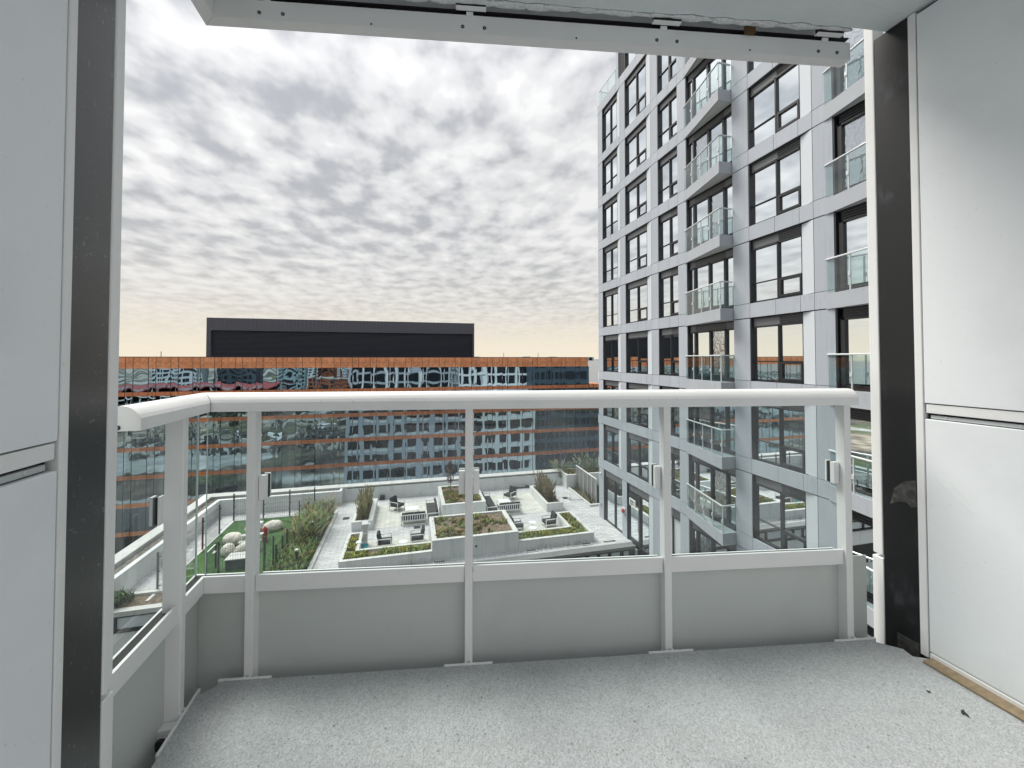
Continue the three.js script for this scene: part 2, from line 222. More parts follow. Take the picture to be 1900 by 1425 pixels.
// ------------------------------------------------------------------ our building round the balcony
const A = [-0.574, -1.757], TH = 9.5 * Math.PI / 180, Ux = Math.cos(TH), Uz = Math.sin(TH);
const F = (u, w) => [A[0] + u * Ux + w * Uz, A[1] + u * Uz - w * Ux];     // along / outwards of the balcony front -> [x, z]
const XL = -0.75, XR = 2.04, CEIL = 2.665;
const NF = [Uz, -Ux], NL = [-1, 0], CORNER = [XL, A[1] + (XL - A[0]) * Uz / Ux];
const NC = [(NF[0] + NL[0]) / (1 + NF[0] * NL[0]), NF[1] / (1 + NF[0] * NL[0])];
const rel = (root, g) => { for (const q of list(g)) q.applyMatrix4(root.matrixWorld.clone().invert()); return g; };
{
  // block of the home wing, balcony recess opened at the back and rear kept low to let in light
  const r = thing('apartment_wing', 'pale panelled apartment building holding this balcony, reflected in the glass office block', 'building', [-6, GY, 4]);
  const cap = 9.5, b = -17, e = TX - 0.02, zf = -1.285, zb = 0.3;
  part('wall', rel(r, [bx(b, e, GY, -1.2, zb, 11), bx(b, XL - 0.06, GY, cap, zf, zb), bx(XR + 0.06, e, GY, cap, zf, zb), bx(XL - 0.06, XR + 0.06, CEIL + 0.24, cap, zf, zb), bx(XL - 0.06, XR + 0.06, GY, -0.22, zf, zb)]), M.clads[0], r);
  const wg = new THREE.BoxGeometry(2.2, 2.3, 0.06), wm = std({ color: lin(0.02, 0.024, 0.028), roughness: 0.08 }), bandG = uvBox(new THREE.BoxGeometry(e - b, 0.5, 0.16));
  for (let k = -8; k < 3; k++) for (let i = 0; i < 9; i++) {
    const x = b + 1.9 + i * 3.25, y = 1.35 + k * 2.953; if (Math.abs(x - 0.6) < 2.6 && Math.abs(y - 1.3) < 3.2) continue;
    const m = part('window', wg, wm, r); m.position.set(x + 6, y - GY, zf - 0.01 - 4);
    if (x + 1.6 > -1.6 && x + 1.6 < 2.9 && y > -1 && y < 5) continue;
    const j = part('pier', bx(-0.32, 0.32, -1.4, 1.4, -0.09, 0.02), M.white, r); j.position.set(x + 1.6 + 6, y - GY, zf - 0.02 - 4); 
  }
  struct('floor', [flat([[XL + 0.015, 0.3], [XL + 0.015, CORNER[1] + 0.09], [XL + 0.085, CORNER[1] + 0.037], F(0.3, -0.022), F(2.53, -0.022), [2.0, -1.24], [1.99, -1.2], [XR + 0.02, -1.16], [XR + 0.05, 0.3]], -0.21, 0)], M.floor);
  struct('ceiling', [flat([[XL - 0.05, 0.3], [XL - 0.05, CORNER[1] + 0.05], F(0, -0.04), F(2.52, -0.04), [XR + 0.05, -1.28], [XR + 0.05, 0.3]], CEIL, CEIL + 0.22)], M.ceil);
  // rough lip along the slab edge above
  {
    const R = rng(31), g = sweep(F(-0.15, -0.036), F(2.46, -0.036), NF, NF, [[0, CEIL - 0.002], [0.014, CEIL - 0.002], [0.014, CEIL + 0.2], [0, CEIL + 0.2]]);
    const lip = [g]; for (let i = 0; i < 52; i++) { const u = -0.1 + i * 0.05 + 0.02 * R(), s = 0.012 + 0.016 * R(), p = F(u, -0.026 - 0.004 * R()); lip.push(new THREE.SphereGeometry(s, 8, 6).scale(2.6, 0.35, 0.8).rotateY(-TH).translate(p[0], CEIL + 0.002, p[1])); }
    const o = part('slab_lip', lip.map(uvBox), M.ceilEdge, scene.getObjectByName('ceiling'));
  }

  const side = (name, X, s, zs) => {                   // s = +1: wall on the right, surface looks to -x
    const o = new THREE.Group(); o.name = name; o.userData.kind = 'structure'; scene.add(o);
    const q = (d0, d1, y0, y1, z0, z1, r = 0.002) => rb(Math.min(X + s * d0, X + s * d1), Math.max(X + s * d0, X + s * d1), y0, y1, z0, z1, r);
    const [zp, zf2, zb1, zb2, zw] = zs;                // panel edge, frame strip to, black strip to, white post to
    part('backing', q(0.022, 0.06, 0.0, CEIL, zp + 0.0, 0.3), M.gap, o);
    part('panel', q(0.0, 0.02, 1.03, CEIL - 0.02, zp, 0.3), M.panel, o, 'upper white wall panel');
    part('panel', q(0.0, 0.02, 0.03, 0.965, zp, 0.3), M.panel, o, 'lower white wall panel');
    part('joint_trim', q(0.003, 0.02, 0.99, 1.026, zp + 0.003, 0.3), M.alu, o);
    part('joint_rail', q(0.012, 0.03, 0.968, 0.982, zp + 0.012, 0.3), M.aluGrey, o);
    for (let i = 0; i < 4; i++) part('screw', new THREE.SphereGeometry(0.005, 10, 8).scale(0.5, 1, 1).translate(X + s * 0.012, 0.975, zp + 0.06 + i * 0.2), M.steel, o);
    part('frame_strip', q(-0.001, 0.03, 0.0, CEIL - 0.004, zf2, zp - 0.004, 0.003), M.alu, o);
    part('base_trim', q(-0.004, 0.02, 0.0, 0.026, zp + 0.002, 0.3), M.alu, o);
    part('black_strip', q(0.002, 0.05, -0.2, CEIL - 0.002, zb2, zf2 - 0.0), s > 0 ? M.stripR : M.stripL, o, s > 0 ? 'scuffed black strip' : 'dusty dark strip');
    const cut = s > 0 ? 0.325 : 0.34;
    part('edge_post', q(0.0, 0.06, cut + 0.012, CEIL + 0.3, zw, zb2 - 0.002, 0.005), M.alu, o);
    part('edge_post', q(-0.001, 0.06, -0.25, cut, zw - 0.002, zb2 - 0.0005, 0.003), M.alu, o, 'short lower length of the white edge post');
    return [o, q];
  };
  const [wl] = side('wall_left', XL, -1, [-1.107, -1.135, 0, -1.257, -1.296]);
  const [wr, q] = side('wall_right', XR, 1, [-1.172, -1.203, 0, -1.33, -1.372]);
  part('filler_block', q(0.0, 0.05, -0.04, 0.034, -1.285, -1.206, 0.004), M.scuff, wr);
  part('sill_board', q(-0.055, 0.03, 0.001, 0.011, -1.165, 0.3, 0.003), M.wood, wr, 'tan board strip under the right wall');
  part('scuff', [[0, 0, 0.151], [0.02, 0.012, 0.090]].map(([dz, dy, l], i) => uvBox(new THREE.BoxGeometry(0.0006, 0.0026, l)).rotateX(0.748 + i * 0.15).translate(XR - 0.0004, 0.686 + dy, -1.088 + dz)), std({ color: lin(0.75, 0.765, 0.77), roughness: 0.8 }), wr, 'faint diagonal scuff marks on the right wall panel');
  const sc = new THREE.Shape(); [[0, 0], [0.02, 0.075], [0.06, 0.115], [0.105, 0.13], [0.108, 0.02], [0.085, 0.012], [0.07, 0.028], [0.035, 0.022]].forEach(([a, b2], i) => (i ? sc.lineTo(a, b2) : sc.moveTo(a, b2)));
  part('torn_patch', uvBox(new THREE.ExtrudeGeometry(sc, { depth: 0.0015, bevelEnabled: false }).rotateY(-Math.PI / 2).scale(1, 1, 0.9).translate(XR + 0.0018, 0.575, -1.302)), M.scuff, wr, 'grey torn patch on the black strip');
}

// ------------------------------------------------------------------ the balcony railing
{
  const r = thing('balcony_railing', 'white railing round the balcony with rounded handrail, dusty glass and solid lower panels', 'railing', [A[0], 0, A[1]], -TH);
  const P = (n, g, m, l) => part(n, rel(r, g), m, r, l);
  const hr = [[-0.018, 1.008], [-0.018, 1.043]]; for (let i = 1; i < 16; i++) { const t = -1 + 2 * i / 16; hr.push([0.029 + 0.047 * t, 1.045 + 0.033 * (1 - Math.pow(Math.abs(t), 2.3))]); } hr.push([0.076, 1.045], [0.076, 1.008]);
  const END = F(2.498, 0), RET = [XL, -1.355];
  const handA = sweep(CORNER, END, NC, NF, hr), handB = sweep(RET, [CORNER[0], CORNER[1] + 0.004], NL, NC, hr);
  P('joint_seal', sweep([CORNER[0], CORNER[1] + 0.0041], [CORNER[0] - 0.0001, CORNER[1] + 0.0001], NC, NC, hr.map(([o, y]) => [0.029 + (o - 0.029) * 0.985, 1.04 + (y - 1.04) * 0.97])), M.rubber);
  const smooth = (g) => { const p = g.attributes.position, n = g.attributes.normal; return g; };
  P('handrail', smooth(handA), M.alu); P('handrail', smooth(handB), M.alu, 'short left handrail with a rounded end cap');
  { const st = [[0, 1], [0.008, 0.985], [0.015, 0.93], [0.02, 0.82], [0.0225, 0.6]], gs = []; for (let i = 0; i < 4; i++) { const sc = (k) => hr.map(([o, y]) => [0.029 + (o - 0.029) * k, 1.04 + (y - 1.04) * k]); const k0 = st[i], k1 = st[i + 1], pa = F(2.498 + k0[0], 0), pb = F(2.498 + k1[0], 0); const g0 = sweep(pa, pb, NF, NF, sc(k0[1])), g1 = sc(k1[1]), p = g0.attributes.position; const n = hr.length; void g1; gs.push(g0); } P('end_cap', gs, M.alu); }
  { const g = new THREE.TorusGeometry(0.0042, 0.0022, 8, 14).translate(XL - 0.035, 1.018, -1.3535); P('cap_screw', g, M.bolt); }
  // local pieces along the front: u, y, outwards w
  const L = (u0, u1, y0, y1, w0, w1, rr = 0.002) => rb(u0, u1, y0, y1, -w1, -w0, rr);
  const Q = (n, g, m, l) => part(n, g, m, r, l);
  const posts = [-0.0205, 0.820, 1.654, 2.477];
  for (const [i, u] of posts.entries()) {
    Q('post', L(u - 0.0155, u + 0.0155, -0.17, 1.01, 0, 0.046, 0.0025), M.alu);
    Q('base_plate', L(u - 0.095, u + 0.095, -0.17, 0.004, -0.0215, -0.0135, 0.001), M.alu);
    Q('gusset', [L(u + 0.006, u + 0.0155, -0.17, 0.002, -0.0135, 0.0, 0.001), L(u - 0.0155, u - 0.006, -0.17, -0.002, -0.0135, 0.0, 0.001)], M.alu);
    Q('bolt', [new THREE.CylinderGeometry(0.012, 0.012, 0.012, 6).rotateX(Math.PI / 2).translate(u + 0.045, -0.012, 0.012)], M.bolt);
    for (const s of i === 0 ? [1] : i === 1 ? [-1, 1] : [-1]) {
      const c0 = u + s * 0.0175, c1 = u + s * 0.042, a = Math.min(c0, c1), b = Math.max(c0, c1);
      Q('glass_clamp', [L(a, b, 0.655, 0.75, 0.026, 0.0485, 0.002), L(a, b, 0.655, 0.75, 0.0665, 0.0745, 0.002)], M.alu);
      Q('clamp_gasket', L(a + 0.002, b - 0.001, 0.657, 0.748, 0.049, 0.066, 0.001), M.rubber);
    }
  }
  const bays = [[CORNER, F(posts[0] - 0.018, 0)], ...[0, 1, 2].map((i) => [F(posts[i] + 0.018, 0), F(posts[i + 1] - 0.018, 0)])];
  const trim = [[0.012, 0.308], [0.012, 0.371], [0.0215, 0.371], [0.0215, 0.345], [0.064, 0.345], [0.064, 0.3545], [0.071, 0.3545], [0.071, 0.308]];
  const gasket = [[0.022, 0.3452], [0.022, 0.3505], [0.0636, 0.3505], [0.0636, 0.3452]];
  bays.forEach(([a, b], i) => { P('bottom_rail', sweep(a, b, i ? NF : NC, NF, trim), M.alu); P('rail_gasket', sweep(a, b, i ? NF : NC, NF, gasket), M.rubber); });
  const panel = [[0.045, -0.30], [0.045, 0.3078], [0.052, 0.3078], [0.052, -0.30]];
  [[CORNER, F(posts[0], 0)], ...[0, 1, 2].map((i) => [F(posts[i] + 0.001, 0), F(i < 2 ? posts[i + 1] : 2.493, 0)])].forEach(([a, b], i) => P('lower_panel', sweep(a, b, i ? NF : NC, NF, panel), M.lowPanel));
  Q('lower_panel', L(2.494, 2.602, -0.3, 0.325, 0.046, 0.05, 0.001), M.lowPanel, 'narrow end panel beyond the last post');
  const gl = (u0, u1) => new THREE.PlaneGeometry(u1 - u0, 0.659).translate((u0 + u1) / 2, 0.3507 + 0.3295, -0.0575);
  for (const [a, b] of [[-0.2145, posts[0] + 0.0], [posts[0] + 0.004, posts[1] - 0.003], [posts[1] + 0.003, posts[2] - 0.003], [posts[2] + 0.003, posts[3] + 0.012]]) { const g = gl(a, b); const p = g.attributes.position, uv = g.attributes.uv; for (let i = 0; i < p.count; i++) uv.setXY(i, p.getX(i), p.getY(i)); Q('glass_pane', g, M.glass); }
  Q('glass_edge', [L(-0.2165, -0.2145, 0.3507, 1.01, 0.0545, 0.0605, 0.0005)], M.glassEdge);
  // left return
  const zr = (y0, y1, z0, z1, o0, o1, rr = 0.002) => rb(XL - o1, XL - o0, y0, y1, z0, z1, rr);
  P('post', zr(-0.17, 1.01, -1.650, -1.619, 0.0, 0.056, 0.003), M.alu, 'left post of the return');
  P('base_plate', zr(-0.19, 0.004, -1.73, -1.475, -0.0145, -0.006, 0.001), M.alu);
  P('gusset', [zr(-0.03, 0.003, -1.629, -1.620, -0.006, 0.02, 0.001), zr(-0.03, 0.003, -1.650, -1.642, -0.006, 0.02, 0.001)], M.alu);
  P('post_foot', zr(-0.25, -0.012, -1.618, -1.585, 0.002, 0.062, 0.003), M.alu);
  P('bolt', new THREE.CylinderGeometry(0.016, 0.016, 0.014, 14).rotateX(Math.PI / 2).translate(XL - 0.034, -0.052, -1.579), M.bolt);
  const ra = [XL, -1.30], rc = [CORNER[0], CORNER[1] + 0.0015];
  P('bottom_rail', sweep(ra, rc, NL, NC, trim), M.alu); P('rail_gasket', sweep(ra, rc, NL, NC, gasket), M.rubber);
  P('lower_panel', sweep(ra, rc, NL, NC, panel), M.lowPanel);
  { const g = new THREE.PlaneGeometry(0.55, 0.659).rotateY(Math.PI / 2).translate(XL - 0.0645, 0.3507 + 0.3295, -1.583); const p = g.attributes.position, uv = g.attributes.uv; for (let i = 0; i < p.count; i++) uv.setXY(i, p.getZ(i), p.getY(i)); P('glass_pane', g, M.glass); }
  P('glass_edge', zr(0.3507, 1.01, -1.8605, -1.8575, 0.0605, 0.0675, 0.0005), M.glassEdge);
  P('glass_clamp', [zr(0.655, 0.75, -1.617, -1.592, 0.052, 0.060), zr(0.655, 0.75, -1.617, -1.592, 0.0745, 0.083)], M.alu); P('clamp_gasket', zr(0.657, 0.748, -1.616, -1.594, 0.0605, 0.074, 0.001), M.rubber);
}
// ------------------------------------------------------------------ bottom of the railing of the balcony above
{
  const r = thing('upper_railing', 'underside of the railing on the balcony above, white metal skirt hanging below the ceiling edge', 'railing', [A[0], CEIL, A[1]], -TH);
  const P = (n, g, m, l) => part(n, rel(r, g), m, r, l);
  const B = 2.562, sk = [[0.008, B], [0.008, B + 0.078], [0.012, B + 0.078], [0.012, B + 0.012], [0.052, B + 0.012], [0.052, B + 0.8], [0.056, B + 0.8], [0.056, B]];
  const E = F(2.53, 0);
  P('skirt', sweep(CORNER, E, NC, NF, sk), M.alu); P('skirt', sweep([XL, -1.28], [CORNER[0], CORNER[1] + 0.0012], NL, NC, sk), M.alu, 'short left skirt');
  P('recess', sweep(CORNER, E, NC, NF, [[0.013, B + 0.1], [0.013, B + 0.104], [0.05, B + 0.104], [0.05, B + 0.1]]), M.gap);
  const L = (u0, u1, y0, y1, w0, w1, rr = 0.0015) => rb(u0, u1, y0 - CEIL, y1 - CEIL, -w1, -w0, rr);
  for (const u of [0.02, 0.825, 1.66, 2.41]) {
    part('bracket', [L(u - 0.062, u + 0.062, B + 0.087, B + 0.0905, -0.024, -0.002), L(u - 0.062, u + 0.062, B + 0.088, B + 0.17, -0.004, -0.0005), L(u - 0.02, u + 0.008, B + 0.074, B + 0.087, 0.0, 0.008)], M.alu, r);
    part('bracket_slot', L(u - 0.060, u + 0.060, B + 0.091, B + 0.118, -0.025, -0.005), M.rubber, r);
    for (const d of [-0.035, 0.055]) part('rivet', new THREE.TorusGeometry(0.005, 0.0026, 8, 12).translate(u + d, B + 0.028 - CEIL, -0.0075), M.bolt, r);
  }
  for (const u of [0.42, 1.27, 2.05]) part('drip_hole', new THREE.CylinderGeometry(0.004, 0.004, 0.002, 10).rotateX(Math.PI / 2).translate(u, B + 0.012 - CEIL, -0.0075), M.bolt, r);
  part('shim', L(2.02, 2.065, B + 0.075, B + 0.11, -0.012, 0.004), std({ color: lin(0.10, 0.055, 0.02), roughness: 0.9 }), r, 'brown shim behind the skirt');
  for (const z of [-1.62, -1.66]) part('rivet', new THREE.TorusGeometry(0.005, 0.0026, 8, 12).rotateY(Math.PI / 2).applyMatrix4(new THREE.Matrix4().makeTranslation(XL - 0.0075, B + 0.03, z)).applyMatrix4(r.matrixWorld.clone().invert()), M.bolt, r);
}
{
  const twig = [[1.84, -0.97, 0.4, 0.03], [1.83, -1.06, 1.4, 0.012]];
  const lab = ['small dark V-shaped dry leaf scrap on the balcony floor', 'tiny dark speck of leaf on the balcony floor nearer the railing'];
  twig.forEach(([x, z, a, l], i) => { const g = new THREE.SphereGeometry(1, 8, 6).scale(l * 0.5, 0.002, l * 0.16), h = g.clone().rotateY(0.7).translate(-l * 0.15, 0.001, l * 0.2); single('leaf_scrap', [uvBox(g).rotateY(a).translate(x, 0.003, z), uvBox(h).rotateY(a).translate(x, 0.003, z)], M.bolt, lab[i], 'leaf'); });
}

// ------------------------------------------------------------------ the tower on the right
{
  const r = thing('apartment_tower', 'tall grey panelled apartment tower with dark framed windows on the right', 'building', [TX + 9.7, GY, -12]);
  const ox = r.position.x, oy = GY, oz = r.position.z;
  const rl = (g) => { for (const q of list(g)) q.translate(-ox, -oy, -oz); return g; };
  const P = (n, g, m, p = r, l) => part(n, g, m, p, l);
  const ZF = -25.17, ZN = 3, RC = 0.1, top = 26, xe = 32.2;
  // rows of openings
  const rows = [[DY, -6.14]]; for (let k = 0; k < 7; k++) rows.push([-5.53 + 2.953 * k, -3.15 + 2.953 * k]); rows.push([15.13, 18.1], [18.75, 22.2]);
  // bays along the facade, from far to near: [z0, z1, kind, end of splayed reveal]
  const bays = [[-24.51, -22.67, 'A', -22.17], [-21.57, -19.45, 'B', -18.91], [-18.29, -16.71, 'C', 0], [-16.08, -13.31, 'D', 0], [-12.52, -10.48, 'E', -10.0], [-9.36, -6.6, 'F', 0]];
  // solid core behind the cladding
  P('core', rl([bx(TX + 0.30, xe, GY, 18.72, ZF + 0.3, ZN), bx(TX + 0.30, xe, 18.72, top, -22.4, ZN)]), M.gap);
  const R = rng(77), Cm = () => M.clads[Math.floor(R() * 3)];
  const J = 0.008;                                     // half joint
  const cladBox = (y0, y1, z0, z1, t = 0.05) => rl(bx(TX, TX + t, y0 + J, y1 - J, z0 + J, z1 - J));
  P('joint_backing', rl([bx(TX + 0.045, TX + 0.29, GY, 18.7, ZF + 0.1, bays[0][0]), ...bays.slice(0, -1).map((b, i) => bx(TX + 0.05, TX + 0.29, GY, top - 0.05, b[1] + 0.55, bays[i + 1][0] - 0.002)), bx(TX + 0.05, TX + 0.29, GY, top - 0.05, -6.58, ZN)]), M.joint);
  const spZ = [ZF, -24.51]; // spandrel joints
  const edges = [ZF, -24.51, -23.4, -22.67, -22.17, -21.57, -20.3, -19.45, -18.91, -18.29, -17.4, -16.71, -16.08];
  const edges2 = [-13.31, -12.52, -11.41, -10.48, -10.0, -9.36];
  const spandrel = (y0, y1, first) => {
    for (const es of [edges, edges2]) for (let i = 0; i < es.length - 1; i++) { if (first && es[i] < -22.7) continue; P('cladding_panel', cladBox(y0 + 0.02, y1, es[i], es[i + 1]), Cm()); }
    P('cladding_panel', cladBox(y0, y1, -6.6, -3.5), Cm());
    P('spandrel_backing', rl(bx(TX + 0.05, TX + 0.28, y0 + 0.02, y1 - 0.02, first ? -22.6 : ZF + 0.1, -3.5)), M.joint);
  };
  const tri4 = (a, b, c, d) => { const g = new THREE.BufferGeometry(); g.setAttribute('position', new THREE.Float32BufferAttribute([...a, ...b, ...c, ...a, ...c, ...d], 3)); g.computeVertexNormals(); g.setAttribute('uv', new THREE.Float32BufferAttribute(new Float32Array(12), 2)); return g; };
  const paneG = {};
  const getPane = (w, h) => (paneG[`${w.toFixed(3)}_${h.toFixed(3)}`] ||= new THREE.BoxGeometry(0.012, h, w));
  rows.forEach(([y0, y1], k) => {
    const h = y1 - y0, low = k === 0, hi = k === 9;
    const nextBase = k < rows.length - 1 ? rows[k + 1][0] : top;
    spandrel(y1, nextBase, hi);
    // piers
    if (!hi) P('cladding_panel', cladBox(y0, low ? y0 + 1.35 : y1, ZF, -24.51), Cm());
    if (low) P('cladding_panel', cladBox(y0 + 1.35, y1, ZF, -24.51), Cm());
    bays.forEach(([z0, z1, kind, sp], i) => {
      if (hi && kind === 'A') { return; }
      const nz = i < bays.length - 1 ? bays[i + 1][0] : -3.5;
      let s = sp, ze = z1;
      if (low && kind === 'A') { s = 0; ze = -22.12; }
      if (s) {                                        // splayed reveal: from the glass out to the facade
        P('splay_panel', tri4([TX + RC, y0 + J - oy, ze].map((v, q) => v - [ox, 0, oz][q]), [TX + RC, y1 - J - oy, ze].map((v, q) => v - [ox, 0, oz][q]), [TX, y1 - J - oy, s - J].map((v, q) => v - [ox, 0, oz][q]), [TX, y0 + J - oy, s - J].map((v, q) => v - [ox, 0, oz][q])), M.splay);
        P('cladding_panel', cladBox(y0, y1, s, nz), M.clad2);
      } else if (low && kind === 'A') { P('cladding_panel', cladBox(y0, y0 + 1.3, ze, nz), M.clads[0]); P('cladding_panel', cladBox(y0 + 1.3, y1, ze, nz), M.clads[2]); } else P('cladding_panel', cladBox(y0, y1, ze, nz), Cm());
      // window: dark frame with a deep left jamb, head infill, mullion, transom
      const w = ze - z0, f = 0.03, gx = TX + RC + 0.04, hd = low ? 0.42 : hi ? 0.5 : 0.32, tr = y0 + 0.36 * (h - hd);
      const zm = kind === 'D' ? 0 : z0 + w * (kind === 'C' ? 0.56 : 0.56);
      const fr = [];
      fr.push(bx(TX + 0.012, gx + 0.05, y0, y1, z0, z0 + 0.045));                        // far jamb
      fr.push(bx(TX + RC - 0.005, gx + 0.05, y0, y1, ze - f * 0.8, ze), bx(TX + RC - 0.02, gx + 0.05, y0, y0 + 0.05, z0 + 0.045, ze - f), bx(TX + RC - 0.03, gx + 0.05, y1 - hd - 0.05, y1 - hd + 0.005, z0 + 0.07, ze - f), bx(TX + RC - 0.03, gx + 0.05, y1 - 0.035, y1, z0 + 0.07, ze - f));
      const win = [];
      const add = (n, zz0, zz1, yy0, yy1, m) => win.push([n, zz0, zz1, yy0, yy1, m]);
      const glassM = M.pane;
      if (kind === 'D') {
        const a = z0 + 0.42, b = z0 + 1.36, c = z0 + 2.24;
        for (const zz of [a, b, c]) fr.push(bx(TX + RC - 0.03, gx + 0.06, y0 + 0.05, y1 - hd, zz - 0.05, zz + 0.05));
        fr.push(bx(TX + RC - 0.02, gx + 0.05, y0 + 0.05, y0 + 0.16, a, c));
        const film = [0, 1, 2, 3, 5, 6, 8].includes(k), side = k % 2;
        add('pane', z0 + 0.07, a - 0.05, y0 + 0.07, y1 - hd - 0.05, glassM); add('pane', a + 0.05, b - 0.05, y0 + 0.16, y1 - hd - 0.05, film && !side ? M.paneFilm : glassM); add('pane', b + 0.05, c - 0.05, y0 + 0.16, y1 - hd - 0.05, film && side ? M.paneFilm : glassM); add('pane', c + 0.05, ze - f, y0 + 0.07, y1 - hd - 0.05, glassM);
        add('head_infill', z0 + 0.07, a, y1 - hd, y1 - 0.035, M.infill); add('head_infill', a + 0.01, c, y1 - hd, y1 - 0.035, M.louver); add('head_infill', c + 0.01, ze - f, y1 - hd, y1 - 0.035, M.infill);
      } else if (kind === 'F') {
        const a = z0 + 0.16, b = z0 + 1.2;
        fr.push(bx(TX + RC - 0.03, gx + 0.06, y0, y1 - hd, a - 0.07, a + 0.05), bx(TX + RC - 0.03, gx + 0.06, y0, y1 - hd, b - 0.05, b + 0.05));
        add('pane', a + 0.05, b - 0.05, y0 + 0.1, y1 - hd - 0.05, [5, 6].includes(k) ? M.paneFilm : glassM); add('pane', b + 0.05, ze - f, y0 + 0.1, y1 - hd - 0.05, glassM);
        add('head_infill', a, ze - f, y1 - hd, y1 - 0.035, M.louver);
        for (let q = 0; q < 4; q++) fr.push(bx(TX + RC - 0.04, gx, y1 - hd + 0.05 + q * 0.075, y1 - hd + 0.075 + q * 0.075, a, ze - f));
      } else if (low && kind === 'B') {
        const a = z0 + 0.16, b = z0 + 1.18, dh = y0 + 2.35;
        fr.push(bx(TX + RC - 0.04, gx + 0.06, y0, y1 - hd, b, b + 0.12), bx(TX + RC - 0.04, gx + 0.06, y0, dh, z0 + 0.07, a), bx(TX + RC - 0.03, gx + 0.05, dh, y1 - hd, z0 + 0.07, b));
        add('pane', b + 0.12, ze - f, y0 + 0.07, y1 - hd - 0.05, M.pane); add('head_infill', z0 + 0.07, ze - f, y1 - hd, y1 - 0.035, M.infill);
        const d = P('door', rl([bx(gx - 0.05, gx, y0 + 0.02, y0 + 0.25, a, b), bx(gx - 0.05, gx, dh - 0.1, dh, a, b), bx(gx - 0.05, gx, y0 + 0.25, dh - 0.1, a, a + 0.09), bx(gx - 0.05, gx, y0 + 0.25, dh - 0.1, b - 0.09, b)]), M.frame, r, 'glazed door to the deck');
        P('pane', rl(bx(gx - 0.03, gx - 0.02, y0 + 0.25, dh - 0.1, a + 0.09, b - 0.09)), M.pane, d); P('handle', rl(rb(gx - 0.12, gx - 0.09, y0 + 0.8, y0 + 1.5, b - 0.07, b - 0.04, 0.01)), M.steel, d);
        P('door_closer', rl(rb(gx - 0.13, gx - 0.06, dh - 0.06, dh + 0.03, a + 0.2, a + 0.55, 0.01)), M.alu);
      } else {
        fr.push(bx(TX + RC - 0.03, gx + 0.06, y0 + 0.05, y1 - hd, zm - 0.028, zm + 0.028));
        const A0 = z0 + 0.045, A1 = zm - 0.028, B0 = zm + 0.028, B1 = ze - f * 0.8;
        const sash = !low && (kind === 'B' || kind === 'C' || kind === 'E');
        if (low && kind !== 'A') {                     // below the deck: pale opaque panels
          add('panel_pane', A0, A1, y0 + 0.07, y1 - hd - 0.05, M.whitePane); add('panel_pane', B0, B1, y0 + 0.07, y1 - hd - 0.05, M.whitePane);
        } else if (low) { add('pane', A0, A1, y0 + 0.07, y1 - hd - 0.05, M.pane); add('pane', B0, B1, y0 + 0.07, y1 - hd - 0.05, M.pane); } else {
          fr.push(bx(TX + RC - 0.01, gx + 0.05, tr - 0.014, tr + 0.014, A0, A1), bx(TX + RC - 0.01, gx + 0.05, tr - 0.014, tr + 0.014, B0, B1));
          add('pane', A0, A1, y0 + 0.07, tr - 0.02, glassM); add('pane', A0, A1, tr + 0.02, y1 - hd - 0.05, glassM); add('pane', B0, B1, tr + 0.02, y1 - hd - 0.05, glassM);
          if (sash) { fr.push(bx(TX + RC - 0.025, gx, y0 + 0.07, y0 + 0.15, B0, B1), bx(TX + RC - 0.025, gx, tr - 0.09, tr - 0.02, B0, B1), bx(TX + RC - 0.025, gx, y0 + 0.15, tr - 0.09, B0, B0 + 0.08), bx(TX + RC - 0.025, gx, y0 + 0.15, tr - 0.09, B1 - 0.06, B1)); add('pane', B0 + 0.08, B1 - 0.06, y0 + 0.15, tr - 0.09, glassM); } else add('pane', B0, B1, y0 + 0.07, tr - 0.02, glassM);
        }
        add('head_infill', A0, A1 + 0.04, y1 - hd, y1 - 0.035, M.infill);
        add('head_infill', B0 - 0.03, B1, y1 - hd, y1 - 0.035, (kind === 'E' || (kind === 'C' && k !== 6)) ? M.louver : M.infill);
        if (kind === 'E' && !low) for (let q = 0; q < 4; q++) fr.push(bx(TX + RC - 0.005, gx, y1 - hd + 0.04 + q * 0.078, y1 - hd + 0.06 + q * 0.078, B0, B1));
      }
      const wmesh = P('window', rl(fr), M.frame);
      for (const [n, a, b, c, d, m] of win) {
        const o = part(n, getPane(b - a, d - c), m, wmesh); o.position.set(gx + (n === 'head_infill' ? -0.008 : 0.012) - ox, (c + d) / 2 - oy, (a + b) / 2 - oz);
        if (n === 'pane') { o.rotation.y = (R() - 0.5) * 0.006; o.rotation.z = (R() - 0.5) * 0.006; }
      }
    });
    // wedge balconies at bays D and F
    if (!hi) for (const [za, zb, out, n] of [[-16.22, -13.33, 0.62, 4], [-9.62, -6.4, 0.62, 4]]) {
      const yb = y1, yt = Math.min(nextBase - 0.02, y1 + 0.475);
      const pl = [[TX + 0.05, za], [TX - 0.02, za], [TX - out, zb], [TX + 0.05, zb]];
      const b = P('balcony', rl(flat(pl, yb, yt)), M.balc);
      P('soffit', rl(flat([[TX + 0.04, za + 0.3], [TX - out + 0.05, zb - 0.04], [TX + 0.04, zb - 0.04]], yb - 0.004, yb + 0.002)), M.soffit, b);
      const dx = -(out - 0.02), dz = zb - za, ln = Math.hypot(dx, dz), nx = -dz / ln, nzz = dx / ln;
      const at = (t, o = 0) => [TX - 0.02 + dx * t + o * 0, za + dz * t];
      const y5 = yt + 0.02, y6 = yt + 1.05;
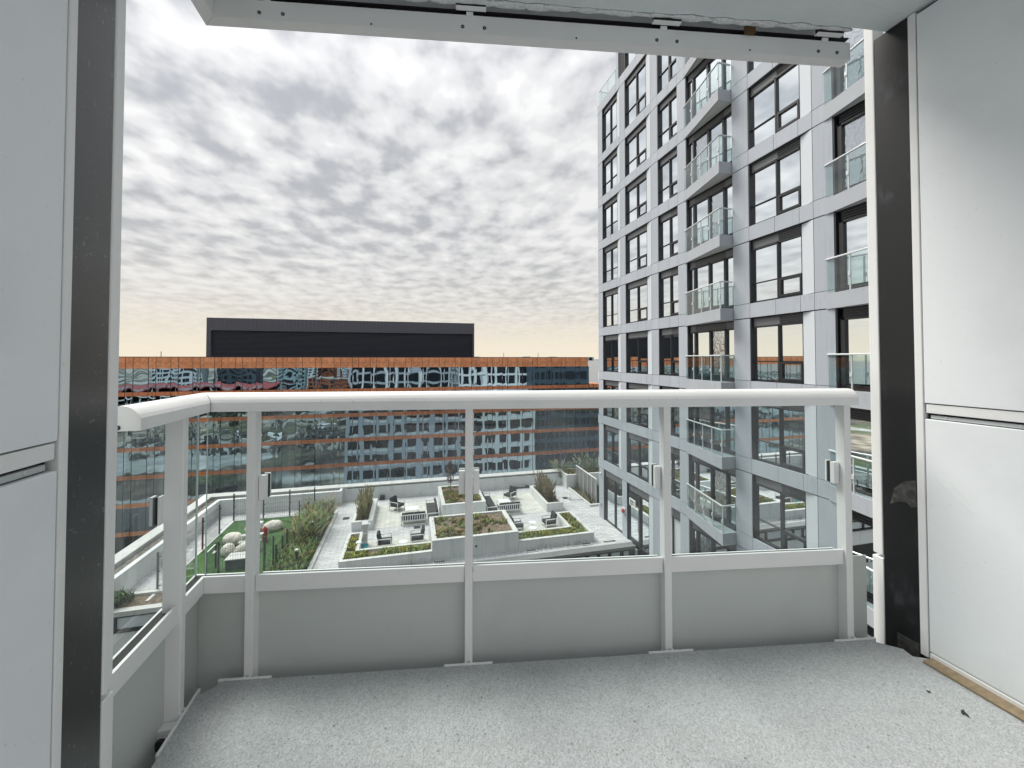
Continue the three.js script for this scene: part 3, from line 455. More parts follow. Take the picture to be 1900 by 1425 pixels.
      for (let q = 0; q < n; q++) {
        const [xa, zza] = at((q + 0.02) / n * 0.985 + 0.005), [xb, zzb] = at((q + 0.98) / n * 0.985 + 0.005);
        const g = new THREE.BoxGeometry(0.01, y6 - y5, Math.hypot(xb - xa, zzb - zza)).rotateY(Math.atan2(xb - xa, zzb - zza)).translate((xa + xb) / 2 + 0.02, (y5 + y6) / 2, (zza + zzb) / 2);
        P('glass_panel', rl(g), M.farGlass, b);
        const [xp, zp] = at((q + 1) / n * 0.985 - 0.0); P('post', rl([bx(xp + 0.02, xp + 0.055, yt, y6 + 0.03, zp - 0.02, zp + 0.02), bx(xp - 0.01, xp + 0.03, yt + 0.42, yt + 0.54, zp - 0.035, zp + 0.035)]), M.rail, b);
      }
      P('glass_panel', rl(bx(TX - out + 0.06, TX - 0.03, y5, y6, zb - 0.03, zb - 0.02)), M.farGlass, b);
      const [e0x, e0z] = at(0), [e1x, e1z] = at(1);
      P('top_rail', rl([sweep([e0x + 0.03, e0z], [e1x + 0.03, e1z - 0.02], [-1, 0], [-1, 0], [[-0.03, y6 + 0.0], [-0.03, y6 + 0.035], [0.02, y6 + 0.045], [0.035, y6 + 0.03], [0.035, y6]]), bx(e1x + 0.03, TX - 0.005, y6, y6 + 0.042, zb - 0.05, zb + 0.01)]), M.rail, b);
    }
  });
  // far end face towards the glass office block, with plain windows (seen only as a reflection)
  P('end_wall', rl(bx(TX + 0.02, xe, GY, 18.72, ZF, ZF + 0.28)), M.clads[0]);
  const eg = new THREE.BoxGeometry(1.9, 2.3, 0.05), em = std({ color: lin(0.02, 0.024, 0.028), roughness: 0.08 });
  for (let k = 0; k < 8; k++) for (let i = 0; i < 6; i++) { const m = part('end_window', eg, em, r); m.position.set(TX + 1.9 + i * 3.1 - ox, -4.3 + 2.953 * k - oy, ZF - 0.03 - oz); }
  for (let i = 0; i < 7; i++) P('end_pier', rl(bx(TX + 0.1 + i * 3.1, TX + 0.75 + i * 3.1, DY, 18.7, ZF - 0.12, ZF - 0.002)), M.white);
  for (let k = 0; k < 9; k++) P('end_band', rl(bx(TX + 0.02, xe, -6.1 + 2.953 * k, -5.55 + 2.953 * k, ZF - 0.10, ZF - 0.001)), M.white);
  // terrace at the far corner, top
  P('terrace', rl([bx(TX + 0.07, xe, 18.12, 18.73, ZF + 0.02, -22.7)]), M.clads[0]);
  P('terrace_wall', rl(bx(TX + 0.06, xe, 18.72, top, -22.72, -22.42)), M.clads[1]);
  P('terrace_glass', rl([bx(TX + 0.1, TX + 0.112, 18.78, 19.75, ZF + 0.1, -23.95), bx(TX + 0.1, TX + 0.112, 18.78, 19.75, -23.9, -22.75), bx(TX + 0.1, xe, 18.78, 19.75, ZF + 0.08, ZF + 0.092)]), M.farGlass);
  P('terrace_rail', rl([bx(TX + 0.09, TX + 0.13, 19.75, 19.8, ZF + 0.06, -22.73), bx(TX + 0.1, xe, 19.75, 19.8, ZF + 0.06, ZF + 0.1)]), M.rail);
  for (const z of [-24.9, -23.92, -22.9]) P('terrace_post', rl(bx(TX + 0.12, TX + 0.15, 18.72, 19.75, z - 0.02, z + 0.02)), M.rail);
  P('roof', rl(bx(TX, xe, top, top + 0.3, -22.7, ZN)), M.roof);
  // wall mounted things by the deck door
  P('wall_light', rl(new THREE.SphereGeometry(0.09, 12, 8).scale(0.8, 0.8, 1).translate(TX - 0.06, -6.5, -24.85)), M.white);
  P('hose_tap', rl([bx(TX - 0.06, TX, -8.55, -8.5, -24.9, -24.78), bx(TX - 0.07, TX - 0.03, -8.75, -8.52, -24.86, -24.82)]), M.steel);
}
{ // red alarm horn and exit sign
  const a = thing('fire_alarm', 'small red fire alarm horn on the tower pier beside the glazed deck door', 'alarm', [TX, -7.9, -21.86]);
  part('plate', rb(-0.05, -0.002, -0.17, 0.17, -0.15, 0.15, 0.01), M.white, a); part('horn', new THREE.SphereGeometry(0.13, 16, 12).scale(0.8, 1, 1).translate(-0.1, -0.01, 0.02), M.red, a);
  const s = thing('exit_sign', 'small white sign with a dark pictogram above the glazed deck door of the tower', 'sign', [TX + 0.02, -7.13, -20.95]);
  part('plate', rb(-0.04, 0, -0.21, 0.21, -0.33, 0.33, 0.02), M.white, s);
  part('pictogram', [bx(-0.046, -0.039, -0.13, 0.13, -0.2, 0.06)], std({ color: lin(0.02, 0.05, 0.045) }), s);
  part('pictogram', [bx(-0.05, -0.045, -0.08, 0.02, -0.12, -0.06), bx(-0.05, -0.045, -0.1, 0.0, -0.02, 0.02), uvBox(new THREE.SphereGeometry(0.03, 8, 6).scale(0.2, 1, 1).translate(-0.048, 0.06, -0.05))], M.white, s);
  part('pictogram', [bx(-0.046, -0.039, -0.13, 0.13, 0.16, 0.21)], std({ color: lin(0.02, 0.05, 0.045) }), s);
}

// ------------------------------------------------------------------ glass office block across the street
{
  const ZG = -65;
  const r = thing('office_block', 'long glass office block with rust orange bands and a dark rooftop box across the street', 'building', [-4, GY, ZG - 18]);
  const ox = -4, oy = GY, oz = ZG - 18, rl = (g) => { for (const q of list(g)) q.translate(-ox, -oy, -oz); return g; };
  const P = (n, g, m, p = r, l) => part(n, rl(g), m, p, l);
  const x0 = -36.99 - 2.6 * 9, xU = 30.44, xLw = 33.2;
  const R = rng(202), cols = []; for (let x = x0; x < xLw + 0.2; x += 2.6) { cols.push(x, x + 0.87); }
  P('core', [bx(x0, xU - 0.02, GY, 1.2, ZG - 36, ZG - 0.12), bx(xU - 0.02, xLw - 0.02, GY, -3.9, ZG - 36, ZG - 0.12)], std({ color: lin(0.035, 0.04, 0.045), roughness: 0.3 }));
  const bands = [[-0.1, 0.66], [0.68, 1.44]]; for (let k = 0; k < 6; k++) bands.push([-3.84 - 3.73 * k, -3.3 - 3.73 * k]);
  let lo = [];
  bands.forEach(([y0, y1], bi) => { for (let i = 0; i < cols.length - 1; i++) {
    const a = cols[i], b = cols[i + 1]; if (a > (bi < 3 ? xU : xLw) - 0.3) continue; const e = Math.min(b, bi < 3 ? xU : xLw);
    const g = rl(bx(a + 0.012, e - 0.012, y0, y1, ZG - 0.11, ZG + 0.005 * R())); const m = (bi < 2 ? M.rusts : M.rustsShaded)[Math.floor(R() * 4)];
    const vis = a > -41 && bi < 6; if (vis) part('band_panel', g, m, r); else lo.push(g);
  } });
  stuff(part('far_band_panels', lo, M.rusts[0], r));
  P('coping', [bx(x0, xU, 1.44, 1.52, ZG - 0.5, ZG + 0.02), bx(x0, x0 + 0.3, 1.44, 1.5, ZG - 36, ZG - 0.5)], M.mull);
  // panes: each is a slightly cushioned sheet, so that reflections waver
  const pil = []; const pg = (w, h, s) => { const g = new THREE.PlaneGeometry(w, h, 8, 8), p = g.attributes.position, q = rng(900 + s), am = (q() < 0.7 ? 1 : -1) * (0.002 + 0.0032 * q()), tx = (q() - 0.5) * 0.004, ty = (q() - 0.5) * 0.004, sk = (q() - 0.5) * 0.003, s2 = (q() - 0.5) * 0.0016, s3 = (q() - 0.5) * 0.0016;
    for (let i = 0; i < p.count; i++) { const u = p.getX(i) / w * 2, v = p.getY(i) / h * 2; p.setZ(i, am * (1 - u * u) * (1 - v * v * 0.9) + tx * u * w / 2 + ty * v * h / 2 + sk * u * v + s2 * Math.sin(u * 4.2) + s3 * Math.sin(v * 5.1 + u * 2)); } g.computeVertexNormals(); return g; };
  for (let s = 0; s < 14; s++) pil.push([pg(0.85, 3.16, s), pg(1.71, 3.16, 40 + s)]);
  const rest = []; let count = 0;
  for (let k = 0; k < 6; k++) { const yc = -0.1 - 3.73 * k - 1.59; for (let i = 0; i < cols.length - 1; i++) {
    const a = cols[i], b = cols[i + 1], wide = b - a > 1.2 ? 1 : 0; if (b > (k < 1 ? xU : xLw) + 0.4) continue;
    const g = pil[Math.floor(R() * 14)][wide];
    if (a > -39.6 && k < 6 && count < 300) { const m = part('pane', g, M.office, r); m.position.set((a + b) / 2 - ox, yc - oy, ZG - 0.02 - oz); count++; } else rest.push(g.clone().translate((a + b) / 2 - ox, yc - oy, ZG - 0.02 - oz));
  } }
  stuff(part('far_panes', rest, M.office, r));
  stuff(part('mullions', rl(cols.filter((x) => x < xU).map((x) => bx(x - 0.022, x + 0.022, -3.28, 1.44, ZG - 0.1, ZG + 0.022)).concat(cols.map((x) => bx(x - 0.022, x + 0.022, -22.6, -3.284, ZG - 0.1, ZG + 0.022)))), M.mull, r));
  P('ceiling_lights', [[-2.5, 2.8, 1], [5, 7.6, 2], [12, 14.6, 1], [22, 24.4, 3], [-14, -11, 2], [9.5, 11, 3]].map(([a, b, k]) => bx(a, b, -3.9 - 3.73 * k, -3.875 - 3.73 * k, ZG - 0.019, ZG + 0.02)), std({ color: lin(0.75, 0.68, 0.5), roughness: 0.4 }));
  P('right_wall', bx(xLw - 0.02, xLw, GY, -3.3, ZG - 36, ZG - 0.01), M.rusts[1]); P('lower_roof', bx(xU, xLw, -3.86, -3.2, ZG - 36, ZG - 0.125), M.rusts[3]);
  P('side_wall', bx(xU - 0.01, xU, -3.1, 1.5, ZG - 36, ZG - 0.12), M.rusts[1]);
  P('rooftop_box', [bx(-31.05, 11.5, 5.75, 7.75, -73.3, -73), bx(-31.05, -30.45, 1.3, 5.75, -73.3, -73), bx(11.2, 11.5, 1.3, 5.75, -73.3, -73), bx(-31.05, 11.5, 1.3, 7.7, -86, -73.6)], M.pent, r, 'dark rooftop plant enclosure');
  const lv = []; for (let y = 1.35; y < 5.75; y += 0.2) lv.push(bx(-30.45, 11.2, y, y + 0.12, -73.5, -73.32)); P('louvers', lv, M.pentDark); P('louver_back', bx(-30.45, 11.2, 1.3, 5.75, -73.6, -73.52), M.gap);
  const rib = []; for (let x = -30.8; x < 11.4; x += 0.6) rib.push(bx(x, x + 0.06, 5.78, 7.72, -73.0, -72.97)); stuff(part('ribs', rl(rib), std({ color: lin(0.13, 0.13, 0.155), roughness: 0.6 }), r));
  for (let i = 0; i < 11; i++) { const x = -39.5 + i * 6.1; part('roof_rod', rl(bx(x - 0.03, x + 0.03, 1.5, 2.25, ZG - 0.9, ZG - 0.84)), M.mull, r); }
}

// ------------------------------------------------------------------ podium and its roof deck
const H = (h) => DY + h;
{
  const r = thing('podium', 'pale low podium building under the roof deck, dark framed windows along its near edge', 'building', [0, GY, -26]);
  const rl = (g) => { for (const q of list(g)) q.translate(0, -GY, 26); return g; }, P = (n, g, m, l) => part(n, rl(g), m, r, l);
  P('body', bx(-14, TX + 0.2, GY, DY - 0.3, -33.1, -20.735), M.conc); P('body', bx(TX + 0.2, 17, GY, DY - 0.3, -33.1, -25.4), M.conc);
  P('front_coping', [bx(-4.7, TX - 0.02, DY - 0.12, DY + 0.02, -21.12, -20.62), bx(-4.7, TX - 0.02, DY - 0.12, DY + 0.04, -20.62, -20.55)], M.darkCoping, 'dark metal coping along the near deck edge');
  P('front_coping', [bx(-14, -4.72, DY - 0.15, DY + 0.05, -20.9, -20.58)], M.coping);
  const lw = std({ color: lin(0.02, 0.024, 0.028), roughness: 0.08 });
  P('body', bx(TX + 0.2, 30, GY, DY - 0.3, -33.1, -25.4), M.conc);
  for (let k = 0; k < 5; k++) P('back_windows', bx(-13.2, 29.4, DY - 3.0 - 3.4 * k, DY - 0.9 - 3.4 * k, -33.16, -33.11), lw);
  for (let i = 0; i < 15; i++) P('back_pier', bx(-14 + i * 3.14, -13.2 + i * 3.14, GY, DY - 0.2, -33.3, -33.17), i < 9 ? M.clads[1] : M.white);
  for (let k = 0; k < 6; k++) { P('back_band', bx(-14, TX, DY - 0.95 - 3.4 * k, DY - 0.3 - 3.4 * k, -33.26, -33.165), M.clads[1]); P('back_band', bx(TX, 30, DY - 0.95 - 3.4 * k, DY - 0.3 - 3.4 * k, -33.26, -33.165), M.white); }
  P('window_back', bx(-14, TX - 0.02, DY - 0.82, DY - 0.12, -20.72, -20.69), M.frame);
  const R = rng(61); let x = -13.9;
  while (x < TX - 0.8) { const w = [1.35, 0.62, 1.9, 0.7][Math.floor(R() * 4)]; const e = Math.min(x + w, TX - 0.35); P('window_pane', bx(x + 0.07, e - 0.07, DY - 0.7, DY - 0.26, -20.69, -20.675), M.whitePane); P('window_frame', [bx(x - 0.06, x + 0.06, DY - 0.8, DY - 0.13, -20.69, -20.6)], M.frame); x = e + 0.06; }
  P('window_sill', bx(-14, TX - 0.02, DY - 0.84, DY - 0.75, -20.69, -20.6), M.frame);
  for (let i = 0; i < 19; i++) P('wall_panel', bx(-14 + i * 1.4 + 0.01, -14 + i * 1.4 + 1.39, DY - 1.78, DY - 0.845, -20.74, -20.66), M.white);
  for (let i = 0; i < 19; i++) P('wall_panel', bx(-14 + i * 1.4 + 0.01, -14 + i * 1.4 + 1.39, DY - 4.6, DY - 3.1, -20.74, -20.66), M.white);
  P('lower_windows', bx(-14, TX, DY - 3.08, DY - 1.8, -20.73, -20.7), M.frame);
}
struct('deck', [bx(-12.6, TX + 0.35, DY - 0.3, DY, -33.0, -21.1), bx(TX + 0.36, 16.5, DY - 0.3, DY, -33.0, -25.22)], M.paveGrey);
struct('paving', [bx(-2.2, 2.05, DY, DY + 0.004, -30.86, -26.72), bx(5.05, 9.3, DY, DY + 0.004, -30.86, -26.76), bx(-2.5, 1.15, DY, DY + 0.004, -25.1, -22.95), bx(5.95, 9.3, DY, DY + 0.004, -25.1, -22.95)], M.paveBeige);
struct('artificial_turf', flat([[-11.06, -30.12], [-6.5, -30.12], [-6.5, -21.3], [-11.06, -21.3]], DY, DY + 0.02), M.turf);
{
  const k = thing('turf_kerb', 'pale low kerb round two sides of the green dog run', 'kerb', [-11.1, DY, -30.2]);
  part('kerb', [bx(-0.08, 0.05, 0, 0.07, 0.0, 9), bx(0.06, 4.6, 0, 0.07, -0.08, 0.06)], M.concTop, k);
  const w = thing('parapet_wall', 'white parapet wall with wide cap along the far edge of the roof deck', 'wall', [0, DY, -32.7]);
  const T = (g) => { for (const q of list(g)) q.translate(0, -DY, 32.7); return g; };
  part('wall', T([bx(-4.55, 12.6, DY, H(1.0), -33.05, -32.35), bx(-14, -4.55, DY, H(0.98), -33.05, -32.45)]), M.conc, w);
  for (let i = 0; i < 9; i++) part('cap', T(bx(-14 + i * 2.96 + 0.006, -14 + i * 2.96 + 2.95, H(1.0), H(1.07), -33.15, -32.38)), M.coping, w);
  part('cap_gap', T(bx(-4.5, 12.6, H(0.94), H(1.0), -32.36, -32.345)), M.gap, w);
  const w2 = thing('parapet_wall', 'white parapet wall with wide cap along the left edge of the roof deck', 'wall', [-13.6, DY, -27]);
  const T2 = (g) => { for (const q of list(g)) q.translate(13.6, -DY, 27); return g; };
  part('wall', T2(bx(-13.9, -13.4, DY, H(1.0), -32.34, -20.6)), M.conc, w2);
  for (let i = 0; i < 4; i++) part('cap', T2(bx(-13.97, -13.32, H(1.0), H(1.07), -32.33 + i * 2.95, -32.34 + (i + 1) * 2.95)), M.coping, w2);
  const w3 = thing('inner_wall', 'low white inner wall that holds the gravel strip round the dog run', 'wall', [-9, DY, -31.9]);
  const T3 = (g) => { for (const q of list(g)) q.translate(9, -DY, 31.9); return g; };
  part('wall', T3([bx(-12.75, -4.78, DY, H(1.0), -31.95, -31.68), bx(-12.75, -12.52, DY, H(1.0), -31.68, -21.2), bx(-4.95, -4.78, DY, H(1.0), -32.4, -31.95)]), M.conc, w3);
  stuff(tag(part('gravel', [bx(-13.3, -4.9, H(0.7), H(0.86), -32.4, -31.9), bx(-13.3, -12.72, H(0.7), H(0.862), -31.9, -21)], M.gravel, scene), 'brown grey gravel strip between the parapets', 'gravel'));
  const fp = thing('edge_planter', 'narrow white edged planting strip on the near left edge of the deck', 'planter', [-9.5, DY, -21.3]);
  part('edge', [bx(-4.0, 4.6, 0, 0.16, -0.65, -0.45)], M.concTop, fp); part('soil', bx(-4.0, 4.6, 0.0, 0.05, -0.44, 0.4), M.soil, fp);
}

// ------------------------------------------------------------------ planters
const planterTops = [];
function planter(name, label, outer, holes, h, group) {   // outlines in [x, z]; holes are the soil beds
  const c = outer.reduce((a, p) => [a[0] + p[0] / outer.length, a[1] + p[1] / outer.length], [0, 0]);
  const o = thing(name, label, 'planter', [c[0], DY, c[1]], 0, group);
  const s = new THREE.Shape(outer.map(([x, z]) => new THREE.Vector2(x - c[0], -(z - c[1]))));
  for (const q of holes) s.holes.push(new THREE.Path(q.map(([x, z]) => new THREE.Vector2(x - c[0], -(z - c[1])))));
  part('wall', uvBox(new THREE.ExtrudeGeometry(s, { depth: h - 0.03, bevelEnabled: false }).rotateX(-Math.PI / 2)), M.conc, o);
  part('rim', uvBox(new THREE.ExtrudeGeometry(s, { depth: 0.018, bevelEnabled: true, bevelSize: 0.01, bevelThickness: 0.01, bevelSegments: 2 }).rotateX(-Math.PI / 2).translate(0, h - 0.03, 0)), M.concTop, o);
  for (const q of holes) part('soil', flat(q.map(([x, z]) => [x - c[0], z - c[1]]), h - 0.4, h - 0.09), M.soil, o);
  return o;
}
const rect = (x0, x1, z0, z1) => [[x0, z0], [x1, z0], [x1, z1], [x0, z1]];
planter('planter', 'white rectangular planter of tall brown green grass on the left side of the deck', rect(-3.44, -2.21, -30.85, -26.7), [rect(-3.26, -2.47, -30.65, -26.92)], 0.55);
planter('planter', 'white rectangular planter of tall brown grass on the right side of the deck', rect(9.34, 10.57, -30.85, -26.74), [rect(9.52, 10.39, -30.65, -26.92)], 0.55);
planter('planter', 'L shaped low white planter at the near left of the seating, beside the central planter', [[-3.4, -25.15], [-2.58, -25.15], [-2.58, -22.95], [1.2, -22.95], [1.2, -21.74], [-3.4, -21.74]], [[[-3.22, -24.98], [-2.74, -24.98], [-2.74, -22.78], [1.19, -22.78], [1.19, -21.94], [-3.22, -21.94]]], 0.53);
planter('planter', 'L shaped low white planter at the near right of the seating, beside the central planter', [[5.96, -22.95], [9.38, -22.95], [9.38, -25.15], [10.52, -25.15], [10.52, -21.74], [5.96, -21.74]], [[[5.98, -22.78], [9.56, -22.78], [9.56, -24.98], [10.3, -24.98], [10.3, -21.94], [5.98, -21.94]]], 0.53);
planter('planter', 'large raised white planter of dry ground cover in the middle near edge of the deck', rect(1.21, 5.95, -25.12, -21.78), [rect(1.46, 5.7, -24.94, -22.0)], 1.05);
planter('planter', 'raised square white planter with a small red tree, behind the large central planter', rect(2.12, 5.02, -30.75, -26.74), [rect(2.34, 4.82, -30.55, -26.96)], 1.1);
planter('planter', 'raised white planter in the far right corner of the deck behind the privacy screen', rect(12.6, 16.9, -33.0, -31.12), [rect(12.8, 16.7, -32.9, -31.32)], 1.08);
planter('planting_bed', 'low kerbed bed of dark green ground cover beside the perforated screen', rect(12.68, 15.5, -31.05, -26.86), [rect(12.82, 15.4, -30.95, -27.02)], 0.14);
{
  const k = thing('bed_kerb', 'long pale kerb between the walkway and the bed of wild grass on the left', 'kerb', [-4.84, DY, -26]);
  part('kerb', bx(-0.09, 0.09, 0, 0.11, -4.0, 4.9), M.concTop, k);
  const b = struct('planting_soil', bx(-6.48, -4.94, DY + 0.002, DY + 0.06, -30.0, -21.15), M.soil);
}

// ------------------------------------------------------------------ planting
function blades(list2, seed) {                         // merged tapering blades: [x, y, z, height, lean, width, colour, tip colour, seed head]
  const pos = [], col = [], nor = [], R = rng(seed);
  for (const [x, y, z, h, lean, w, c, c2, head] of list2) {
    const a = R() * 6.283, ca = Math.cos(a), sa = Math.sin(a), b = R() * 6.283, wx = Math.cos(b) * w / 2, wz = Math.sin(b) * w / 2; const N = 3, pt = [];
    for (let i = 0; i <= N; i++) { const t = i / N, k = lean * t * t * h, ww = (1 - 0.85 * t) * (head && t > 0.72 ? 0.55 : 1); pt.push([x + ca * k - wx * ww, y + h * t * (1 - 0.25 * lean * t), z + sa * k - wz * ww, x + ca * k + wx * ww, z + sa * k + wz * ww]); }
    const push = (P, t) => { pos.push(...P); for (let q = 0; q < 3; q++) col.push(c[q] + (c2[q] - c[q]) * t); nor.push(0.35 * ca, 0.9, 0.35 * sa); };
    for (let i = 0; i < N; i++) { const A1 = pt[i], B = pt[i + 1], t = i / N, t2 = (i + 1) / N; push([A1[0], A1[1], A1[2]], t); push([A1[3], A1[1], A1[4]], t); push([B[3], B[1], B[4]], t2); push([A1[0], A1[1], A1[2]], t); push([B[3], B[1], B[4]], t2); push([B[0], B[1], B[2]], t2); }
    if (head) { const T0 = pt[N - 1], T1 = pt[N], hw = w * 1.5; const p0 = [(T0[0] + T0[3]) / 2, T0[1], (T0[2] + T0[4]) / 2], p1 = [(T1[0] + T1[3]) / 2, T1[1] + 0.03, (T1[2] + T1[4]) / 2], m = [(p0[0] + p1[0]) / 2, (p0[1] + p1[1]) / 2, (p0[2] + p1[2]) / 2]; for (const [dx, dz] of [[hw, 0], [0, hw]]) { for (const tri of [[p0, [m[0] + dx, m[1], m[2] + dz], p1], [p0, p1, [m[0] - dx, m[1], m[2] - dz]]]) for (const v of tri) { pos.push(...v); col.push(...c2); nor.push(0.3 * ca, 0.9, 0.3 * sa); } } }
  }
  const g = new THREE.BufferGeometry(); g.setAttribute('position', new THREE.Float32BufferAttribute(pos, 3)); g.setAttribute('color', new THREE.Float32BufferAttribute(col, 3)); g.setAttribute('normal', new THREE.Float32BufferAttribute(nor, 3)); g.setAttribute('uv', new THREE.Float32BufferAttribute(new Float32Array(pos.length / 3 * 2), 2)); return g;
}
function growth(name, label, category, items, seed) { const m = new THREE.Mesh(blades(items, seed), M.blade); m.name = numbered(name); m.castShadow = m.receiveShadow = true; scene.add(m); return stuff(tag(m, label, category)); }
const jit = (R, c, a) => c.map((q) => Math.max(0.004, q * (1 + (R() - 0.5) * a)));
{
  const R = rng(303);
  const grass = (x0, x1, z0, z1, y, n, h0, h1, low, tip) => { const o = []; for (let i = 0; i < n * 1.15; i++) { const cx = x0 + (x1 - x0) * R(), cz = z0 + (z1 - z0) * R(); o.push([cx, y, cz, h0 * 0.5 + (h1 - h0 * 0.5) * Math.pow(R(), 1.5), 0.05 + 0.22 * R(), 0.016 + 0.012 * R(), jit(R, low, 0.6), jit(R, tip, 0.5), R() > 0.45]); } return o; };
  growth('tall_grass', 'tall brown green ornamental grass filling the left rectangular planter', 'grass', grass(-3.2, -2.5, -30.5, -27.0, H(0.45), 620, 0.55, 1.55, [0.045, 0.07, 0.02], [0.15, 0.135, 0.055]), 1);
  growth('tall_grass', 'tall dark brown ornamental grass filling the right rectangular planter', 'grass', grass(9.6, 10.3, -30.5, -27.2, H(0.45), 620, 0.5, 1.6, [0.04, 0.06, 0.018], [0.13, 0.105, 0.05]), 2);
  // wild bed
  const wild = [];
  for (let i = 0; i < 6500; i++) { const z = -29.95 + 8.6 * R(), x = -6.75 + 1.75 * Math.pow(R(), 0.85), n = fbm(x * 1.3, z * 1.1, 3, 71), tall = sstep(0.42, 0.62, n); const hh = 0.3 + 1.0 * tall * R() + 0.35 * R(); wild.push([x, DY + 0.04, z, hh, 0.25 + 0.6 * R(), 0.013 + 0.016 * R(), jit(R, n > 0.5 ? [0.06, 0.085, 0.03] : [0.045, 0.10, 0.02], 0.7), jit(R, R() > 0.6 && tall > 0.3 ? [0.30, 0.25, 0.13] : [0.13, 0.19, 0.05], 0.6), R() > 0.7]); }
  growth('wild_grass', 'dense wild grass and weeds in the long bed beside the dog run', 'grass', wild, 3);
  // far right planter: yellow cover and tall feathery grass
  const fr = [];
  for (let i = 0; i < 700; i++) { const x = 12.85 + 3.8 * R(), z = -32.85 + 1.5 * R(); fr.push([x, H(0.95), z, 0.2 + 0.25 * R(), 0.6, 0.05, jit(R, [0.08, 0.11, 0.02], 0.6), jit(R, x < 13.6 ? [0.40, 0.36, 0.06] : [0.16, 0.17, 0.05], 0.5), false]); }
  for (let i = 0; i < 380; i++) { const b = R() < 0.4, x = b ? 12.2 + 1.0 * R() : 14.0 + 2.4 * R(), z = -32.9 + 1.0 * R(); fr.push([x, H(b ? 0.6 : 0.95), z, 0.5 + 1.2 * R(), 0.35 + 0.5 * R(), 0.016 + 0.012 * R(), jit(R, [0.05, 0.10, 0.03], 0.6), jit(R, [0.17, 0.19, 0.09], 0.6), R() > 0.5]); }
  growth('feather_grass', 'yellow cover and tall feathery grass in the far right corner planter', 'grass', fr, 4);
  const lb = []; for (let i = 0; i < 1100; i++) { const x = 12.85 + 2.4 * R(), z = -30.9 + 3.8 * R(); lb.push([x, H(0.06), z, x > 13.2 && R() > 0.6 ? 0.25 + 0.5 * R() : 0.1 + 0.16 * R(), 0.4, 0.035, jit(R, [0.025, 0.055, 0.015], 0.6), jit(R, [0.07, 0.12, 0.04], 0.6), false]); }
  growth('bed_plants', 'dark green low plants in the kerbed bed by the perforated screen', 'plants', lb, 5);
  // ground cover in the low planters: small tufts
  const cover = (label, beds, y, n, bare, warm, seed) => { const o = [], Q = rng(seed); for (let i = 0; i < n; i++) { const b = beds[Math.floor(Q() * beds.length)], x = b[0] + (b[1] - b[0]) * Q(), z = b[2] + (b[3] - b[2]) * Q(), d = fbm(x * 1.7 + seed, z * 1.7, 3, seed); if (d < bare) continue; const hot = fbm(x * 2.6, z * 2.6, 2, seed + 3) > 0.56; for (let k = 0; k < 8; k++) o.push([x + (Q() - 0.5) * 0.16, y, z + (Q() - 0.5) * 0.16, 0.07 + 0.19 * Q() * (d + 0.3), 0.9 * Q() + 0.2, 0.04 + 0.03 * Q(), jit(Q, [0.085, 0.12, 0.025], 0.6), jit(Q, hot && warm ? [0.36, 0.20, 0.07] : hot ? [0.52, 0.50, 0.07] : [0.32, 0.40, 0.065], 0.55), false]); } growth('ground_cover', label, 'plants', o, seed); };
  cover('yellow green tufted plants in the near left L shaped planter', [[-3.2, -2.78, -24.9, -22.8], [-3.2, 1.1, -22.7, -22.0], [-3.2, 1.1, -22.7, -22.0]], H(0.42), 560, 0.36, false, 11);
  cover('yellow green tufted plants in the near right L shaped planter', [[9.6, 10.25, -24.9, -22.8], [6.05, 10.2, -22.7, -22.0], [6.05, 10.2, -22.7, -22.0]], H(0.42), 520, 0.33, false, 12);
  cover('patchy ground cover on bare soil in the large central planter', [[1.5, 5.65, -24.9, -22.05]], H(0.94), 700, 0.50, true, 13);
  cover('bright green and red ground cover round the small tree', [[2.4, 4.75, -30.5, -27.0]], H(0.99), 620, 0.42, true, 14);
  const shrub = []; for (let i = 0; i < 500; i++) { const a = R() * 6.28, q = Math.sqrt(R()) * 0.42; shrub.push([-12.35 + Math.cos(a) * q * 1.7, DY + 0.05 + 0.35 * R(), -21.25 + Math.sin(a) * q, 0.12 + 0.18 * R(), 0.9, 0.06, jit(R, [0.03, 0.08, 0.02], 0.5), jit(R, [0.10, 0.19, 0.06], 0.5), false]); }
  growth('shrub', 'small round green shrub in the strip at the near left edge of the deck', 'shrub', shrub, 6);
  const weeds = []; for (let i = 0; i < 160; i++) { const q = Math.floor(R() * 5), x = [-2.6, -0.4, 0.6, 7.6, 9.2][q] + (R() - 0.5) * 1.5; weeds.push([x, DY, -21.6 + 0.25 * R(), 0.25 + 0.45 * R(), 0.35, 0.012, jit(R, [0.12, 0.10, 0.06], 0.5), jit(R, [0.22, 0.18, 0.12], 0.5), false]); }
  growth('weeds', 'thin dry weeds along the foot of the near planter walls', 'weeds', weeds, 7);
  // the small tree
  const t = thing('small_tree', 'small thin tree with dark red leaves in the raised planter at the back', 'tree', [2.95, H(1.0), -30.0]);
  part('trunk', [tube([[0, 0, 0], [0.04, 0.7, 0.02], [-0.03, 1.4, 0], [0.02, 2.0, 0.03]], 0.022), tube([[0.03, 0.8, 0.02], [0.2, 1.2, 0.1], [0.28, 1.6, 0.05]], 0.012), tube([[0, 1.0, 0], [-0.2, 1.35, -0.05], [-0.3, 1.7, 0]], 0.012)], M.trunk, t);
  const lf = []; for (let i = 0; i < 420; i++) { const y = 0.5 + 1.6 * R(), s = 0.34 * Math.sin(Math.PI * Math.min(1, (y - 0.3) / 1.9)), a = R() * 6.28, q = s * Math.sqrt(R()); lf.push([Math.cos(a) * q, y, Math.sin(a) * q, 0.09 + 0.06 * R(), 1.2, 0.07, jit(R, R() > 0.4 ? [0.09, 0.035, 0.03] : [0.06, 0.07, 0.025], 0.5), jit(R, [0.16, 0.07, 0.06], 0.5), false]); }
